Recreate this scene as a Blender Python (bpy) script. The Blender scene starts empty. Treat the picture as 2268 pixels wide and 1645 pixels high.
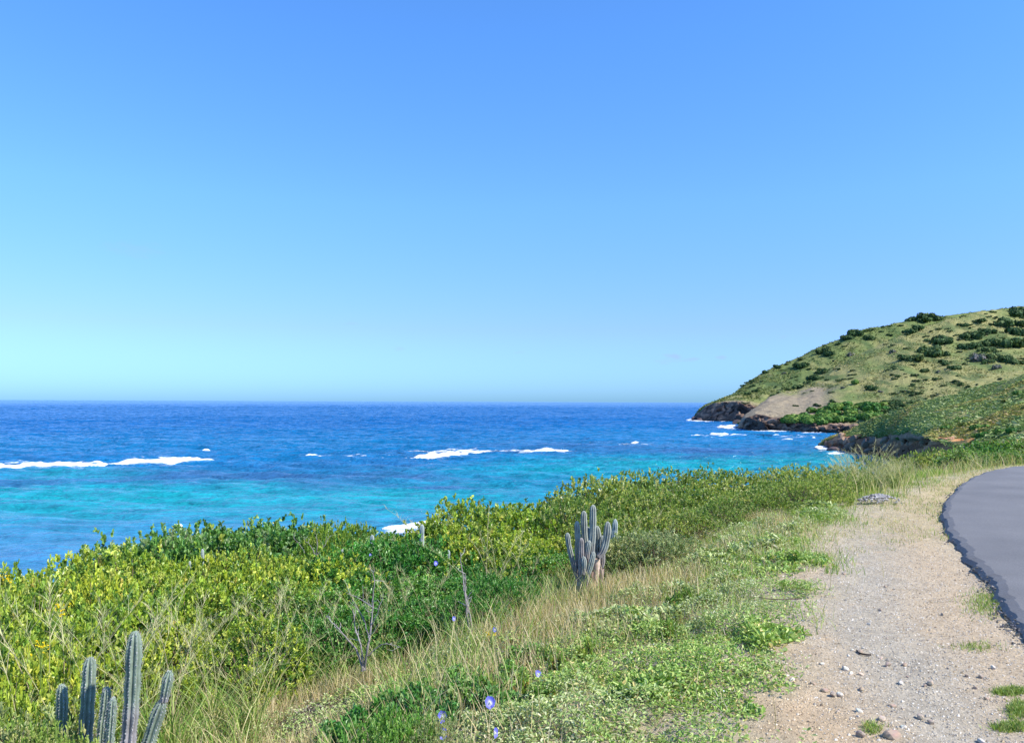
import bpy, math, random
import numpy as np
from mathutils import Vector, Matrix
R = math.radians
rng = np.random.default_rng(7)
random.seed(7)
scn = bpy.context.scene
C = scn.collection

# ------------------------------------------------------------------ camera
EYE = 1.6
SEA = -10.4
FPX = 788.0
cam_d = bpy.data.cameras.new('camera'); cam = bpy.data.objects.new('camera', cam_d); C.objects.link(cam)
cam_d.sensor_width = 36; cam_d.lens = FPX / 1024 * 36
cam_d.clip_start = 0.05; cam_d.clip_end = 80000
cam.location = (0, 0, EYE)
PITCH, ROLL = 2.19, 0.237
CM = (Matrix.Rotation(R(90 + PITCH), 4, 'X') @ Matrix.Rotation(R(ROLL), 4, 'Z'))
cam.matrix_world = Matrix.Translation((0, 0, EYE)) @ CM
scn.camera = cam
# ------------------------------------------------------------------ world, sun, exposure
SUN_AZ, SUN_EL = 117.0, 45.0
w = bpy.data.worlds.new('World'); scn.world = w; w.use_nodes = True
nt = w.node_tree; nt.nodes.clear()
wo = nt.nodes.new('ShaderNodeOutputWorld'); bg = nt.nodes.new('ShaderNodeBackground')
sky = nt.nodes.new('ShaderNodeTexSky'); sky.sky_type = 'NISHITA'; sky.sun_disc = False
sky.sun_elevation = R(SUN_EL); sky.sun_rotation = R(SUN_AZ); sky.altitude = 0
sky.air_density = 1.0; sky.dust_density = 0.6; sky.ozone_density = 1.6
SKY_TINT = (0.45, 0.84, 1.32); MID_TINT = (.41, .57, 1.10); HOR_TINT = (.29, .61, 1.20)
tint = nt.nodes.new('ShaderNodeMix'); tint.data_type = 'RGBA'; tint.blend_type = 'MULTIPLY'
tint.inputs[0].default_value = 1; tint.inputs[7].default_value = (*SKY_TINT, 1)
bg.inputs[1].default_value = 0.13
nt.links.new(sky.outputs[0], tint.inputs[6])
# clear tropical air: cooler than the sky model's horizon
geo = nt.nodes.new('ShaderNodeTexCoord'); sp = nt.nodes.new('ShaderNodeSeparateXYZ'); nt.links.new(geo.outputs['Generated'], sp.inputs[0])
hr = nt.nodes.new('ShaderNodeValToRGB'); nt.links.new(sp.outputs[2], hr.inputs[0]); nt.links.new(hr.outputs[0], tint.inputs[7])
hr.color_ramp.elements[0].position = 0; hr.color_ramp.elements[0].color = (*HOR_TINT, 1)
hr.color_ramp.elements[1].position = .42; hr.color_ramp.elements[1].color = (*SKY_TINT, 1)
el_ = hr.color_ramp.elements.new(.09); el_.color = (*MID_TINT, 1)
el_ = hr.color_ramp.elements.new(.24); el_.color = (.465, .77, 1.22, 1)
# small thin clouds low over the sea
tc = nt.nodes.new('ShaderNodeTexCoord')
cn = nt.nodes.new('ShaderNodeTexNoise'); cn.inputs['Scale'].default_value = 60; cn.inputs['Detail'].default_value = 4
cmap = nt.nodes.new('ShaderNodeMapping'); cmap.inputs['Scale'].default_value = (1, 1, 3.2)
nt.links.new(tc.outputs['Generated'], cmap.inputs[0]); nt.links.new(cmap.outputs[0], cn.inputs['Vector'])
def pix_dir(px, py):
    v = Vector(((px - 512) / FPX, (371 - py) / FPX, -1))
    return (CM.to_3x3() @ v)
cur = tint.outputs[2]
for (dx, dy, rx, amt) in ((1497, 788, 20, 1), (1532, 795, 18, .8), (1597, 792, 16, .8), (780, 716, 20, .35), (885, 772, 20, .4), (1150, 780, 16, .3), (1475, 800, 26, .4), (300, 555, 60, .25), (1735, 745, 14, .3)):
    dr = pix_dir(dx * .4517, dy * .45106); dr.normalize()
    mp = nt.nodes.new('ShaderNodeMapping')
    az = math.atan2(dr.x, dr.y)
    k = FPX / (rx * .4517)
    # rotate about Z so the cloud centre faces +Y, then squash
    vr = nt.nodes.new('ShaderNodeVectorRotate'); vr.rotation_type = 'Z_AXIS'; vr.inputs['Angle'].default_value = az
    nt.links.new(tc.outputs['Generated'], vr.inputs['Vector'])
    mp.inputs['Scale'].default_value = (k, k, k * 3.0)
    mp.inputs['Location'].default_value = (0, -k * math.hypot(dr.x, dr.y), -k * 3.0 * dr.z)
    nt.links.new(vr.outputs[0], mp.inputs[0])
    ln = nt.nodes.new('ShaderNodeVectorMath'); ln.operation = 'LENGTH'; nt.links.new(mp.outputs[0], ln.inputs[0])
    ad = nt.nodes.new('ShaderNodeMath'); ad.operation = 'MULTIPLY_ADD'; ad.inputs[1].default_value = 2.6; ad.inputs[2].default_value = -1.3
    nt.links.new(cn.outputs[0], ad.inputs[0])
    sb = nt.nodes.new('ShaderNodeMath'); sb.operation = 'ADD'; nt.links.new(ln.outputs['Value'], sb.inputs[0]); nt.links.new(ad.outputs[0], sb.inputs[1])
    mr = nt.nodes.new('ShaderNodeMapRange'); mr.interpolation_type = 'SMOOTHSTEP'
    mr.inputs[1].default_value = 0.1; mr.inputs[2].default_value = 1.15; mr.inputs[3].default_value = 0.55 * amt; mr.inputs[4].default_value = 0
    nt.links.new(sb.outputs[0], mr.inputs[0])
    mx = nt.nodes.new('ShaderNodeMix'); mx.data_type = 'RGBA'; mx.inputs[7].default_value = (1.9, 2.6, 4.8, 1)
    nt.links.new(mr.outputs[0], mx.inputs[0]); nt.links.new(cur, mx.inputs[6]); cur = mx.outputs[2]
nt.links.new(cur, bg.inputs[0]); nt.links.new(bg.outputs[0], wo.inputs[0])
sd = bpy.data.lights.new('sun', 'SUN'); sd.energy = 4.2; sd.angle = R(0.5); sd.color = (1, 0.93, 0.82)
so = bpy.data.objects.new('sun', sd); C.objects.link(so)
SV = Vector((math.sin(R(SUN_AZ)) * math.cos(R(SUN_EL)), math.cos(R(SUN_AZ)) * math.cos(R(SUN_EL)), math.sin(R(SUN_EL))))
so.rotation_euler = SV.to_track_quat('Z', 'Y').to_euler()
scn.view_settings.view_transform = 'Standard'; scn.view_settings.look = 'None'
scn.view_settings.exposure = 0.8; scn.view_settings.gamma = 1
scn.cycles.max_bounces = 8; scn.cycles.transparent_max_bounces = 8

# ------------------------------------------------------------------ helpers
CMn = np.array(CM.to_3x3())
def dirs(px, py):
    px = np.asarray(px, float); py = np.asarray(py, float)
    v = np.stack([(px - 512) / FPX, (371 - py) / FPX, -np.ones_like(px + py)], -1)
    return v @ CMn.T
def at_depth(px, py, Y):
    """the point at forward distance Y seen at pixel px,py"""
    d = dirs(px, py)
    p = d / d[..., 1:2] * np.asarray(Y, float)[..., None]
    p[..., 2] += EYE
    return p
def on_plane(px, py, z):
    d = dirs(px, py); k = (z - EYE) / d[..., 2:3]
    p = d * k; p[..., 2] += EYE
    return p
KX, KY = .4517, .45106
def D2(x, y): return x * KX, y * KY
def dplane(x, y, z=0.0):
    return on_plane(*D2(x, y), z)

def hash2(ix, iy, seed):
    h = (ix.astype(np.int64) * 374761393 + iy.astype(np.int64) * 668265263 + seed * 974634777) & 0xffffffff
    h = ((h ^ (h >> 13)) * 1274126177) & 0xffffffff
    h = (h ^ (h >> 16)) & 0xffffffff
    return h / 4294967295.0
def vnoise(x, y, seed=0):
    x = np.asarray(x, float); y = np.asarray(y, float)
    ix = np.floor(x); iy = np.floor(y); fx = x - ix; fy = y - iy
    fx = fx * fx * (3 - 2 * fx); fy = fy * fy * (3 - 2 * fy)
    a = hash2(ix, iy, seed); b = hash2(ix + 1, iy, seed); c = hash2(ix, iy + 1, seed); d = hash2(ix + 1, iy + 1, seed)
    return (a * (1 - fx) + b * fx) * (1 - fy) + (c * (1 - fx) + d * fx) * fy
def fbm(x, y, seed=0, oct=4):
    s = 0; a = 1; t = 0
    for o in range(oct):
        s = s + a * vnoise(x * 2 ** o + 13.7 * o, y * 2 ** o - 7.3 * o, seed + o); t += a; a *= .5
    return s / t
def sstep(a, b, x):
    t = np.clip((x - a) / (b - a), 0, 1); return t * t * (3 - 2 * t)

def link(name, me, parent=None):
    o = bpy.data.objects.new(name, me); C.objects.link(o)
    if parent is not None: o.parent = parent
    return o
def np_mesh(name, V, F, mat, col=None, smooth=False):
    """V (n,3), F (m,k) with k 3 or 4"""
    V = np.asarray(V, np.float32); F = np.asarray(F, np.int32)
    me = bpy.data.meshes.new(name); n, m, k = len(V), len(F), F.shape[1]
    me.vertices.add(n); me.vertices.foreach_set('co', V.ravel())
    me.loops.add(m * k); me.loops.foreach_set('vertex_index', F.ravel())
    me.polygons.add(m); me.polygons.foreach_set('loop_start', np.arange(m, dtype=np.int32) * k)
    me.polygons.foreach_set('use_smooth', np.full(m, smooth))
    if col is not None:
        a = me.color_attributes.new('Col', 'FLOAT_COLOR', 'POINT')
        c = np.ones((n, 4), np.float32); c[:, :3] = np.clip(col, 0, 1); a.data.foreach_set('color', c.ravel())
    me.update(calc_edges=True); me.materials.append(mat)
    return me
def tag(o, label=None, cat=None, group=None, kind=None):
    if label: o['label'] = label
    if cat: o['category'] = cat
    if group: o['group'] = group
    if kind: o['kind'] = kind
    return o
def empty(name, loc, label, cat, group=None, rz=0):
    o = bpy.data.objects.new(name, None); C.objects.link(o); o.location = loc; o.rotation_euler = (0, 0, rz)
    return tag(o, label, cat, group)
class MB:
    """collects pieces of one mesh"""
    def __init__(s): s.V = []; s.F = []; s.C = []; s.n = 0
    def add(s, V, F, col):
        V = np.asarray(V, float); F = np.asarray(F)
        if F.shape[1] == 3: F = np.concatenate([F, F[:, 2:3]], 1) if False else F
        s.V.append(V); s.F.append(F + s.n); s.n += len(V)
        col = np.asarray(col, float); s.C.append(np.broadcast_to(col, (len(V), 3)))
    def mesh(s, name, mat, smooth=False):
        return np_mesh(name, np.concatenate(s.V), np.concatenate(s.F), mat, np.concatenate(s.C), smooth)

# ------------------------------------------------------------------ materials
def mat_new(name):
    m = bpy.data.materials.new(name); m.use_nodes = True; t = m.node_tree; t.nodes.clear()
    out = t.nodes.new('ShaderNodeOutputMaterial'); return m, t, out
def node(t, kind, **kw):
    n = t.nodes.new(kind)
    for k, v in kw.items():
        if k.startswith('i_'):
            key = k[2:]; key = int(key) if key.isdigit() else key.replace('_', ' ')
            n.inputs[key].default_value = v
        else: setattr(n, k, v)
    return n
def attr_mat(name, rough=.6, spec=.3, transl=0.0, nscale=0, namt=0, bump=0, bscale=50, vary=0.0, bdist=0.02):
    m, t, out = mat_new(name); L = t.links
    a = node(t, 'ShaderNodeAttribute', attribute_name='Col'); colr = a.outputs['Color']
    tcn = node(t, 'ShaderNodeTexCoord')
    if vary:
        oi = node(t, 'ShaderNodeObjectInfo'); hs = node(t, 'ShaderNodeHueSaturation')
        m1 = node(t, 'ShaderNodeMapRange', i_3=.5 - vary * .06, i_4=.5 + vary * .06); L.new(oi.outputs['Random'], m1.inputs[0])
        m2 = node(t, 'ShaderNodeMapRange', i_3=1 + vary * .5, i_4=1 - vary * .5); L.new(oi.outputs['Random'], m2.inputs[0])
        L.new(m1.outputs[0], hs.inputs['Hue']); L.new(m2.outputs[0], hs.inputs['Value']); L.new(colr, hs.inputs['Color']); colr = hs.outputs[0]
    if namt:
        n = node(t, 'ShaderNodeTexNoise', i_Scale=nscale, i_Detail=6.0, i_Roughness=.65); L.new(tcn.outputs['Object'], n.inputs['Vector'])
        mr = node(t, 'ShaderNodeMapRange', i_1=.25, i_2=.75, i_3=1 - namt, i_4=1 + namt); L.new(n.outputs[0], mr.inputs[0])
        mx = node(t, 'ShaderNodeVectorMath', operation='SCALE'); L.new(colr, mx.inputs[0]); L.new(mr.outputs[0], mx.inputs['Scale']); colr = mx.outputs[0]
    p = node(t, 'ShaderNodeBsdfPrincipled', i_Roughness=rough); p.inputs['Specular IOR Level'].default_value = spec
    L.new(colr, p.inputs['Base Color']); sh = p.outputs[0]
    if bump:
        bn = node(t, 'ShaderNodeTexNoise', i_Scale=bscale, i_Detail=6.0, i_Roughness=.7); L.new(tcn.outputs['Object'], bn.inputs['Vector'])
        b = node(t, 'ShaderNodeBump', i_Strength=bump, i_Distance=bdist); L.new(bn.outputs[0], b.inputs['Height']); L.new(b.outputs[0], p.inputs['Normal'])
    if transl:
        tr = node(t, 'ShaderNodeBsdfTranslucent')
        g = node(t, 'ShaderNodeVectorMath', operation='MULTIPLY'); g.inputs[1].default_value = (1.25, 1.3, .5)
        L.new(colr, g.inputs[0]); L.new(g.outputs[0], tr.inputs['Color'])
        ms = node(t, 'ShaderNodeMixShader', i_0=transl); L.new(sh, ms.inputs[1]); L.new(tr.outputs[0], ms.inputs[2]); sh = ms.outputs[0]
    L.new(sh, out.inputs[0]); return m
M_leaf = attr_mat('leaf', .38, .5, .3, vary=.38)
M_leaf1 = attr_mat('leaf_cover', .5, .4, .25)
M_grass = attr_mat('grass_blade', .6, .25, .3)
M_bark = attr_mat('bark', .85, .1, 0, 30, .3)
M_cact = attr_mat('cactus_skin', .7, .2, 0, 14, .4, .5, 60, bdist=.005)
M_spine = attr_mat('spine', .7, .2)
M_hill = attr_mat('hill_surface', .9, .1, 0, .5, .35, .8, 1.1, bdist=.8)
M_bush = attr_mat('far_foliage', .7, .15, .15, vary=.6)
M_ground = attr_mat('ground_surface', .95, .1, 0, 38, .28, .9, 55, bdist=.02)
M_stone = attr_mat('stone', .85, .2, 0, 20, .25, .4, 60)
M_petal = attr_mat('petal', .6, .2, .2)
M_foam = attr_mat('foam', .8, .2, 0, 1.2, .1, .8, 2.0, bdist=.3)

# ------------------------------------------------------------------ terrain shape
def pl(pts): return np.array(pts, float)
E = [(-.6, -40), (0.2, -5), (.95, 1)]
for x, y in ((1745, 1645), (1690, 1470), (1775, 1330), (1780, 1200), (1870, 1140), (1960, 1105), (2070, 1062), (2150, 1042)):
    p = dplane(x, y); E.append((p[0], p[1]))
E += [(20, 26), (32, 33), (50, 42), (80, 55), (160, 80)]
E = pl(E)
def seg_sdist(P, line):
    """signed distance to a polyline, positive on its left"""
    x, y = P[..., 0], P[..., 1]
    best = np.full(x.shape, 1e18); sg = np.ones(x.shape)
    for (ax, ay), (bx, by) in zip(line[:-1], line[1:]):
        dx, dy = bx - ax, by - ay; L2 = dx * dx + dy * dy
        t = np.clip(((x - ax) * dx + (y - ay) * dy) / L2, 0, 1)
        qx, qy = x - ax - t * dx, y - ay - t * dy; d2 = qx * qx + qy * qy
        cr = dx * qy - dy * qx
        upd = d2 < best - 1e-12
        best = np.where(upd, d2, best); sg = np.where(upd, np.where(cr >= 0, 1., -1.), sg)
    return np.sqrt(best) * sg
FS = [-1e3, 0, .5, 1, 2, 3, 4, 6, 8, 10, 20, 35, 50, 60, 80, 200, 1000]
FV = [0, 0, .05, .15, .42, .75, 1.05, 1.55, 2.05, 2.6, 5.3, 8.5, 10.2, 11.0, 12.6, 20, 40]
def terrain(x, y):
    x = np.asarray(x, float); y = np.asarray(y, float)
    s = seg_sdist(np.stack([x, y], -1), E)
    z = -np.interp(s, FS, FV) - .04
    k = sstep(0, 1.5, s)
    z += (fbm(x * .9, y * .9, 3) - .5) * (.04 + .3 * k) + (fbm(x * 5, y * 5, 9, 3) - .5) * (.02 + .06 * k)
    return z
def gz(x, y): return float(terrain(np.array([x]), np.array([y]))[0])
def sdE(x, y): return seg_sdist(np.stack([np.asarray(x, float), np.asarray(y, float)], -1), E)

# road edge
rd = []
for x, y in ((2267, 1390), (2228, 1335), (2175, 1262), (2110, 1190), (2088, 1130), (2110, 1085), (2160, 1050), (2225, 1034), (2290, 1029)):
    p = dplane(x, y, .03); rd.append((p[0], p[1]))
r0 = rd[0]
RL = [(r0[0] - .9, -30), (r0[0] - .75, -6), (r0[0] - .55, 2)] + [(r0[0] - .25, r0[1] - 1.2)] + rd + [(rd[-1][0] + 4, rd[-1][1] + 2.0), (rd[-1][0] + 12, rd[-1][1] + 5), (rd[-1][0] + 30, rd[-1][1] + 10), (rd[-1][0] + 70, rd[-1][1] + 20)]
RL = pl(RL)
def catmull(P, n):
    out = []
    for i in range(len(P) - 1):
        p0 = P[max(i - 1, 0)]; p1 = P[i]; p2 = P[i + 1]; p3 = P[min(i + 2, len(P) - 1)]
        for k in range(n):
            t = k / n
            out.append(.5 * ((2 * p1) + (-p0 + p2) * t + (2 * p0 - 5 * p1 + 4 * p2 - p3) * t * t + (-p0 + 3 * p1 - 3 * p2 + p3) * t ** 3))
    out.append(P[-1]); return np.array(out)
RLs = catmull(RL, 10)

# ------------------------------------------------------------------ ground sheet
def grow(a, b, lo, hi, step, g=1.07, mx=6):
    """coordinates fine in [a,b], growing out to lo, hi"""
    mid = list(np.arange(a, b, step)); left = []; v = a; s = step
    while v > lo: s = min(s * g, mx); v -= s; left.append(v)
    right = []; v = mid[-1]; s = step
    while v < hi: s = min(s * g, mx); v += s; right.append(v)
    return np.array(left[::-1] + mid + right)
GX = grow(-2.5, 7, -150, 260, .05); GY = grow(3.0, 13, -60, 240, .06)
X, Y = np.meshgrid(GX, GY)
Z = terrain(X, Y)
sR = seg_sdist(np.stack([X, Y], -1), RLs[::3])     # >0 seaward of the road edge
sE = seg_sdist(np.stack([X, Y], -1), E)
Z = np.where(sR < -.12, -.06, Z)
Z = Z - .015 * np.exp(-np.abs(sR) / .25)
n1 = fbm(X * 1.2, Y * 1.2, 21); n2 = fbm(X * 4, Y * 4, 31); n3 = fbm(X * 14, Y * 14, 41, 3)
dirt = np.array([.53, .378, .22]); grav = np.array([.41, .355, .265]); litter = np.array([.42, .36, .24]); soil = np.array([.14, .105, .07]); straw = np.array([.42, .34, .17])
def mixc(a, b, k): return a + (b - a) * k[..., None]
col = np.broadcast_to(dirt, X.shape + (3,)).copy()
# grey gravel band between the dirt and the road
band = np.exp(-((sR - 1.05 - .25 * (n1 - .5)) / .55) ** 2) * sstep(.35, .55, n2 + .25)
near_edge = np.exp(-np.abs(sR) / .35)
col = mixc(col, grav, np.clip(band * .95 + near_edge * .8, 0, 1))
dryg = sstep(8, 11, Y) * sstep(.38, .55, n2 + .16)
col = mixc(col, straw, dryg * .6)
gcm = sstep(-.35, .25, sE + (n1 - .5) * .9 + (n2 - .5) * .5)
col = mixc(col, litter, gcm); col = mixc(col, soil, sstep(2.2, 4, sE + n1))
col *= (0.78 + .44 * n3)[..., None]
idx = np.arange(X.size).reshape(X.shape)
F = np.stack([idx[:-1, :-1], idx[:-1, 1:], idx[1:, 1:], idx[1:, :-1]], -1).reshape(-1, 4)
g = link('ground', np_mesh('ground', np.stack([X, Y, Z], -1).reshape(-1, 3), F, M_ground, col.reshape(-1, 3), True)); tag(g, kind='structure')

# ------------------------------------------------------------------ road
m, t, out = mat_new('asphalt'); L = t.links
tcn = node(t, 'ShaderNodeTexCoord')
n = node(t, 'ShaderNodeTexNoise', i_Scale=70., i_Detail=6., i_Roughness=.75); L.new(tcn.outputs['Object'], n.inputs['Vector'])
nb = node(t, 'ShaderNodeTexNoise', i_Scale=.8, i_Detail=5.); L.new(tcn.outputs['Object'], nb.inputs['Vector'])
cr = node(t, 'ShaderNodeValToRGB'); cr.color_ramp.elements[0].position = .3; cr.color_ramp.elements[0].color = (.09, .087, .083, 1); cr.color_ramp.elements[1].position = .75; cr.color_ramp.elements[1].color = (.212, .202, .19, 1)
L.new(n.outputs[0], cr.inputs[0])
mr = node(t, 'ShaderNodeMapRange', i_1=.3, i_2=.7, i_3=.84, i_4=1.14); L.new(nb.outputs[0], mr.inputs[0])
sc_ = node(t, 'ShaderNodeVectorMath', operation='SCALE'); L.new(cr.outputs[0], sc_.inputs[0]); L.new(mr.outputs[0], sc_.inputs['Scale'])
p = node(t, 'ShaderNodeBsdfPrincipled', i_Roughness=.75); L.new(sc_.outputs[0], p.inputs['Base Color'])
b = node(t, 'ShaderNodeBump', i_Strength=.5, i_Distance=.006); L.new(n.outputs[0], b.inputs['Height']); L.new(b.outputs[0], p.inputs['Normal'])
L.new(p.outputs[0], out.inputs[0]); M_road = m
Pc = catmull(RL, 30)
T = np.gradient(Pc, axis=0); T /= np.linalg.norm(T, axis=1)[:, None]; N = np.stack([T[:, 1], -T[:, 0]], 1)   # to the right
q = np.cumsum(np.r_[0, np.linalg.norm(np.diff(Pc, axis=0), axis=1)])
j = (fbm(q * 2.2, q * 0, 5) - .5) * .12 + (fbm(q * 9, q * 0, 6, 3) - .5) * .08
rows = []
prof = [(0.02, -.14), (-.01, -.035), (.03, .004), (.10, .026), (.5, .036), (3.0, .06), (5.5, .036), (5.9, .03), (5.95, -.12)]
for o_, z_ in prof:
    rows.append(np.concatenate([Pc + N * (o_ + (j[:, None] if o_ < 1 else 0)), np.full((len(Pc), 1), z_)], 1))
V = np.stack(rows, 1); nr = len(prof); idx = np.arange(len(Pc) * nr).reshape(len(Pc), nr)
F = np.stack([idx[:-1, :-1], idx[:-1, 1:], idx[1:, 1:], idx[1:, :-1]], -1).reshape(-1, 4)
o = link('road', np_mesh('road', V.reshape(-1, 3), F, M_road, None, False)); tag(o, kind='structure')

# ------------------------------------------------------------------ sea
ang = np.concatenate([np.linspace(-75, -36, 30)[:-1], np.linspace(-36, 30, 560), np.linspace(30, 75, 40)[1:]])
rr = [22.]
while rr[-1] < 45000:
    q_ = rr[-1]; rr.append(q_ + (.6 if q_ < 60 else .5 if q_ < 200 else 1.1 if q_ < 600 else 2.4 if q_ < 1500 else q_ * min((q_ - 1500) * 4e-6 + .0018, .05)))
rr = np.array(rr)
A, RR = np.meshgrid(np.radians(ang), rr)
X = RR * np.sin(A); Y = RR * np.cos(A)
# long low swells running to the shore
ph = (Y * .97 + X * .25 + 14 * fbm(X / 60, Y / 60, 51, 3))
fade = np.clip(RR * .004 + RR * RR * .000012, 0, 1e9)
def swell(X, Y):
    d = np.hypot(X, Y); xr = X * .97 - Y * .22; yr = Y * .97 + X * .22
    ch_ = 1 - np.abs(2 * fbm(xr / 9, yr / 3.2, 53, 3) - 1); ch2 = fbm(xr / 30, yr / 10, 54, 3); ch3 = fbm(xr / 90, yr / 30, 55, 2)
    cal = sstep(60, 170, d)
    ch0 = fbm(xr / 4, yr / 1.5, 56, 2)
    return (ch0 - .5) * .45 * (1 - sstep(180, 350, d)) + (ch_ - .6) * (.42 + .75 * cal) + (ch2 - .5) * (.5 + 1.2 * cal) + (ch3 - .5) * 2.2 * sstep(150, 500, d)
Z = SEA + .10 * np.sin(ph / 13 * 6.283) * np.clip(1 - RR / 900, 0, 1) + swell(X, Y) * (1 - sstep(2500, 5000, RR))
PX = 512 + FPX * X / Y.clip(1); PYD = (401.1 + FPX * (EYE - SEA) / np.clip(Y, 1, None)) / KY; PXD = PX / KX   # where a depth contour lies along the bay
wob = (fbm(X / 45, Y / 30, 61, 4) - .5); wob2 = (fbm(X / 14, Y / 8, 62, 4) - .5)
yy = PYD + wob * 60 + wob2 * 22
deep = np.array([.002, .088, .26]); mid = np.array([.004, .15, .34]); turq = np.array([.008, .25, .29]); pale = np.array([.03, .22, .35]); reef = np.array([.03, .10, .24]); shore = np.array([.04, .19, .33])
def ramp(v, stops):
    xs = [s[0] for s in stops]; return np.stack([np.interp(v, xs, [s[1][k] for s in stops]) for k in range(3)], -1)
yb = PYD + wob * 25 - (PXD - 600) * (-.012)
col = ramp(yb, [(885, deep), (940, deep * 1.15), (985, mid * .9), (1030, mid), (1060, mid * .6 + turq * .4), (1100, turq), (1140, turq * .7 + pale * .3), (1170, pale), (1215, shore), (1300, shore)])
colR = ramp(yb, [(885, deep), (940, deep * 1.2), (975, mid), (1010, mid * .8 + turq * .2), (1030, turq), (1050, turq * .85 + mid * .15), (1080, mid * .6 + turq * .4), (1120, pale * .8 + mid * .2), (1300, pale)])
kR = sstep(900, 1500, PXD); col = mixc(col, colR, kR)
# dark reef and weed patches
def blob(cx, cy, rx, ry): return np.exp(-(((PXD - cx) / rx) ** 2 + ((PYD + wob2 * 24 + wob * 16 - cy) / ry) ** 2))
rf = 0
for bx in ((330, 1068, 330, 12, 1.0), (700, 1062, 330, 20, 1.0), (60, 1072, 130, 10, .8), (980, 1082, 90, 7, .8), (430, 1080, 170, 8, .8), (820, 1030, 200, 14, .6), (1300, 992, 260, 16, .6), (1560, 1002, 200, 12, .7), (1720, 1000, 120, 12, .5), (620, 1040, 160, 9, .5), (240, 1015, 300, 6, .35), (900, 1010, 160, 8, .4)):
    rf = np.maximum(rf, blob(*bx[:4]) * bx[4])
rf = np.clip(rf * (0.35 + 1.9 * fbm(X / 9, Y / 5, 65, 4)), 0, 1) * .9
col = mixc(col, reef, rf)
tq = 0
for bx in ((150, 1060, 160, 10, .7), (230, 1105, 260, 26, .9), (640, 1110, 280, 14, .8), (560, 1085, 90, 7, .8), (1240, 1045, 260, 16, .6), (1500, 1032, 200, 12, .7), (700, 1145, 160, 8, .6), (120, 1130, 160, 14, .6)):
    tq = np.maximum(tq, blob(*bx[:4]) * bx[4])
col = mixc(col, turq * 1.15, np.clip(tq, 0, 1))
idx = np.arange(X.size).reshape(X.shape)
F = np.stack([idx[:-1, :-1], idx[1:, :-1], idx[1:, 1:], idx[:-1, 1:]], -1).reshape(-1, 4)
m, t, out = mat_new('sea_water'); L = t.links
a = node(t, 'ShaderNodeAttribute', attribute_name='Col')
tcn = node(t, 'ShaderNodeTexCoord')
mp = node(t, 'ShaderNodeMapping'); mp.inputs['Scale'].default_value = (.42, 1, 1); mp.inputs['Rotation'].default_value = (0, 0, R(-12)); L.new(tcn.outputs['Object'], mp.inputs[0])
hs = None
for (scv, dist) in ((2.2, .35), (.7, 1.1), (.2, 1.3), (.03, 2.5)):
    nn = node(t, 'ShaderNodeTexNoise', i_Scale=scv, i_Detail=3., i_Roughness=.6); L.new(mp.outputs[0], nn.inputs['Vector'])
    mu = node(t, 'ShaderNodeMath', operation='MULTIPLY'); mu.inputs[1].default_value = dist; L.new(nn.outputs[0], mu.inputs[0])
    if hs is None: hs = mu.outputs[0]
    else:
        ad = node(t, 'ShaderNodeMath', operation='ADD'); L.new(hs, ad.inputs[0]); L.new(mu.outputs[0], ad.inputs[1]); hs = ad.outputs[0]
b = node(t, 'ShaderNodeBump', i_Strength=1., i_Distance=1.0); L.new(hs, b.inputs['Height'])
# light and dark dashes of the waves, painted into the body colour by noise
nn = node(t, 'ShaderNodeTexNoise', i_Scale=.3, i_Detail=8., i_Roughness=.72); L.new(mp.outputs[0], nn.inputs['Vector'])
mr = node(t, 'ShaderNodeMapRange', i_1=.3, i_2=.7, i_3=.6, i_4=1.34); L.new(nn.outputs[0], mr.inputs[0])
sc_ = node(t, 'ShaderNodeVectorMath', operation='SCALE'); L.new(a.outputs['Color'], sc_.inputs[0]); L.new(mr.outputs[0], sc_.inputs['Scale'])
p = node(t, 'ShaderNodeBsdfPrincipled', i_Roughness=.16); p.inputs['IOR'].default_value = 1.33; p.inputs['Specular IOR Level'].default_value = .42
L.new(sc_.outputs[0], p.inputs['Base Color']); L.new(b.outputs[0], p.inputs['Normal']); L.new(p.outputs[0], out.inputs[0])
o = link('sea', np_mesh('sea', np.stack([X, Y, Z], -1).reshape(-1, 3), F[:, ::-1], m, col.reshape(-1, 3), True)); tag(o, kind='structure')

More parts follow.
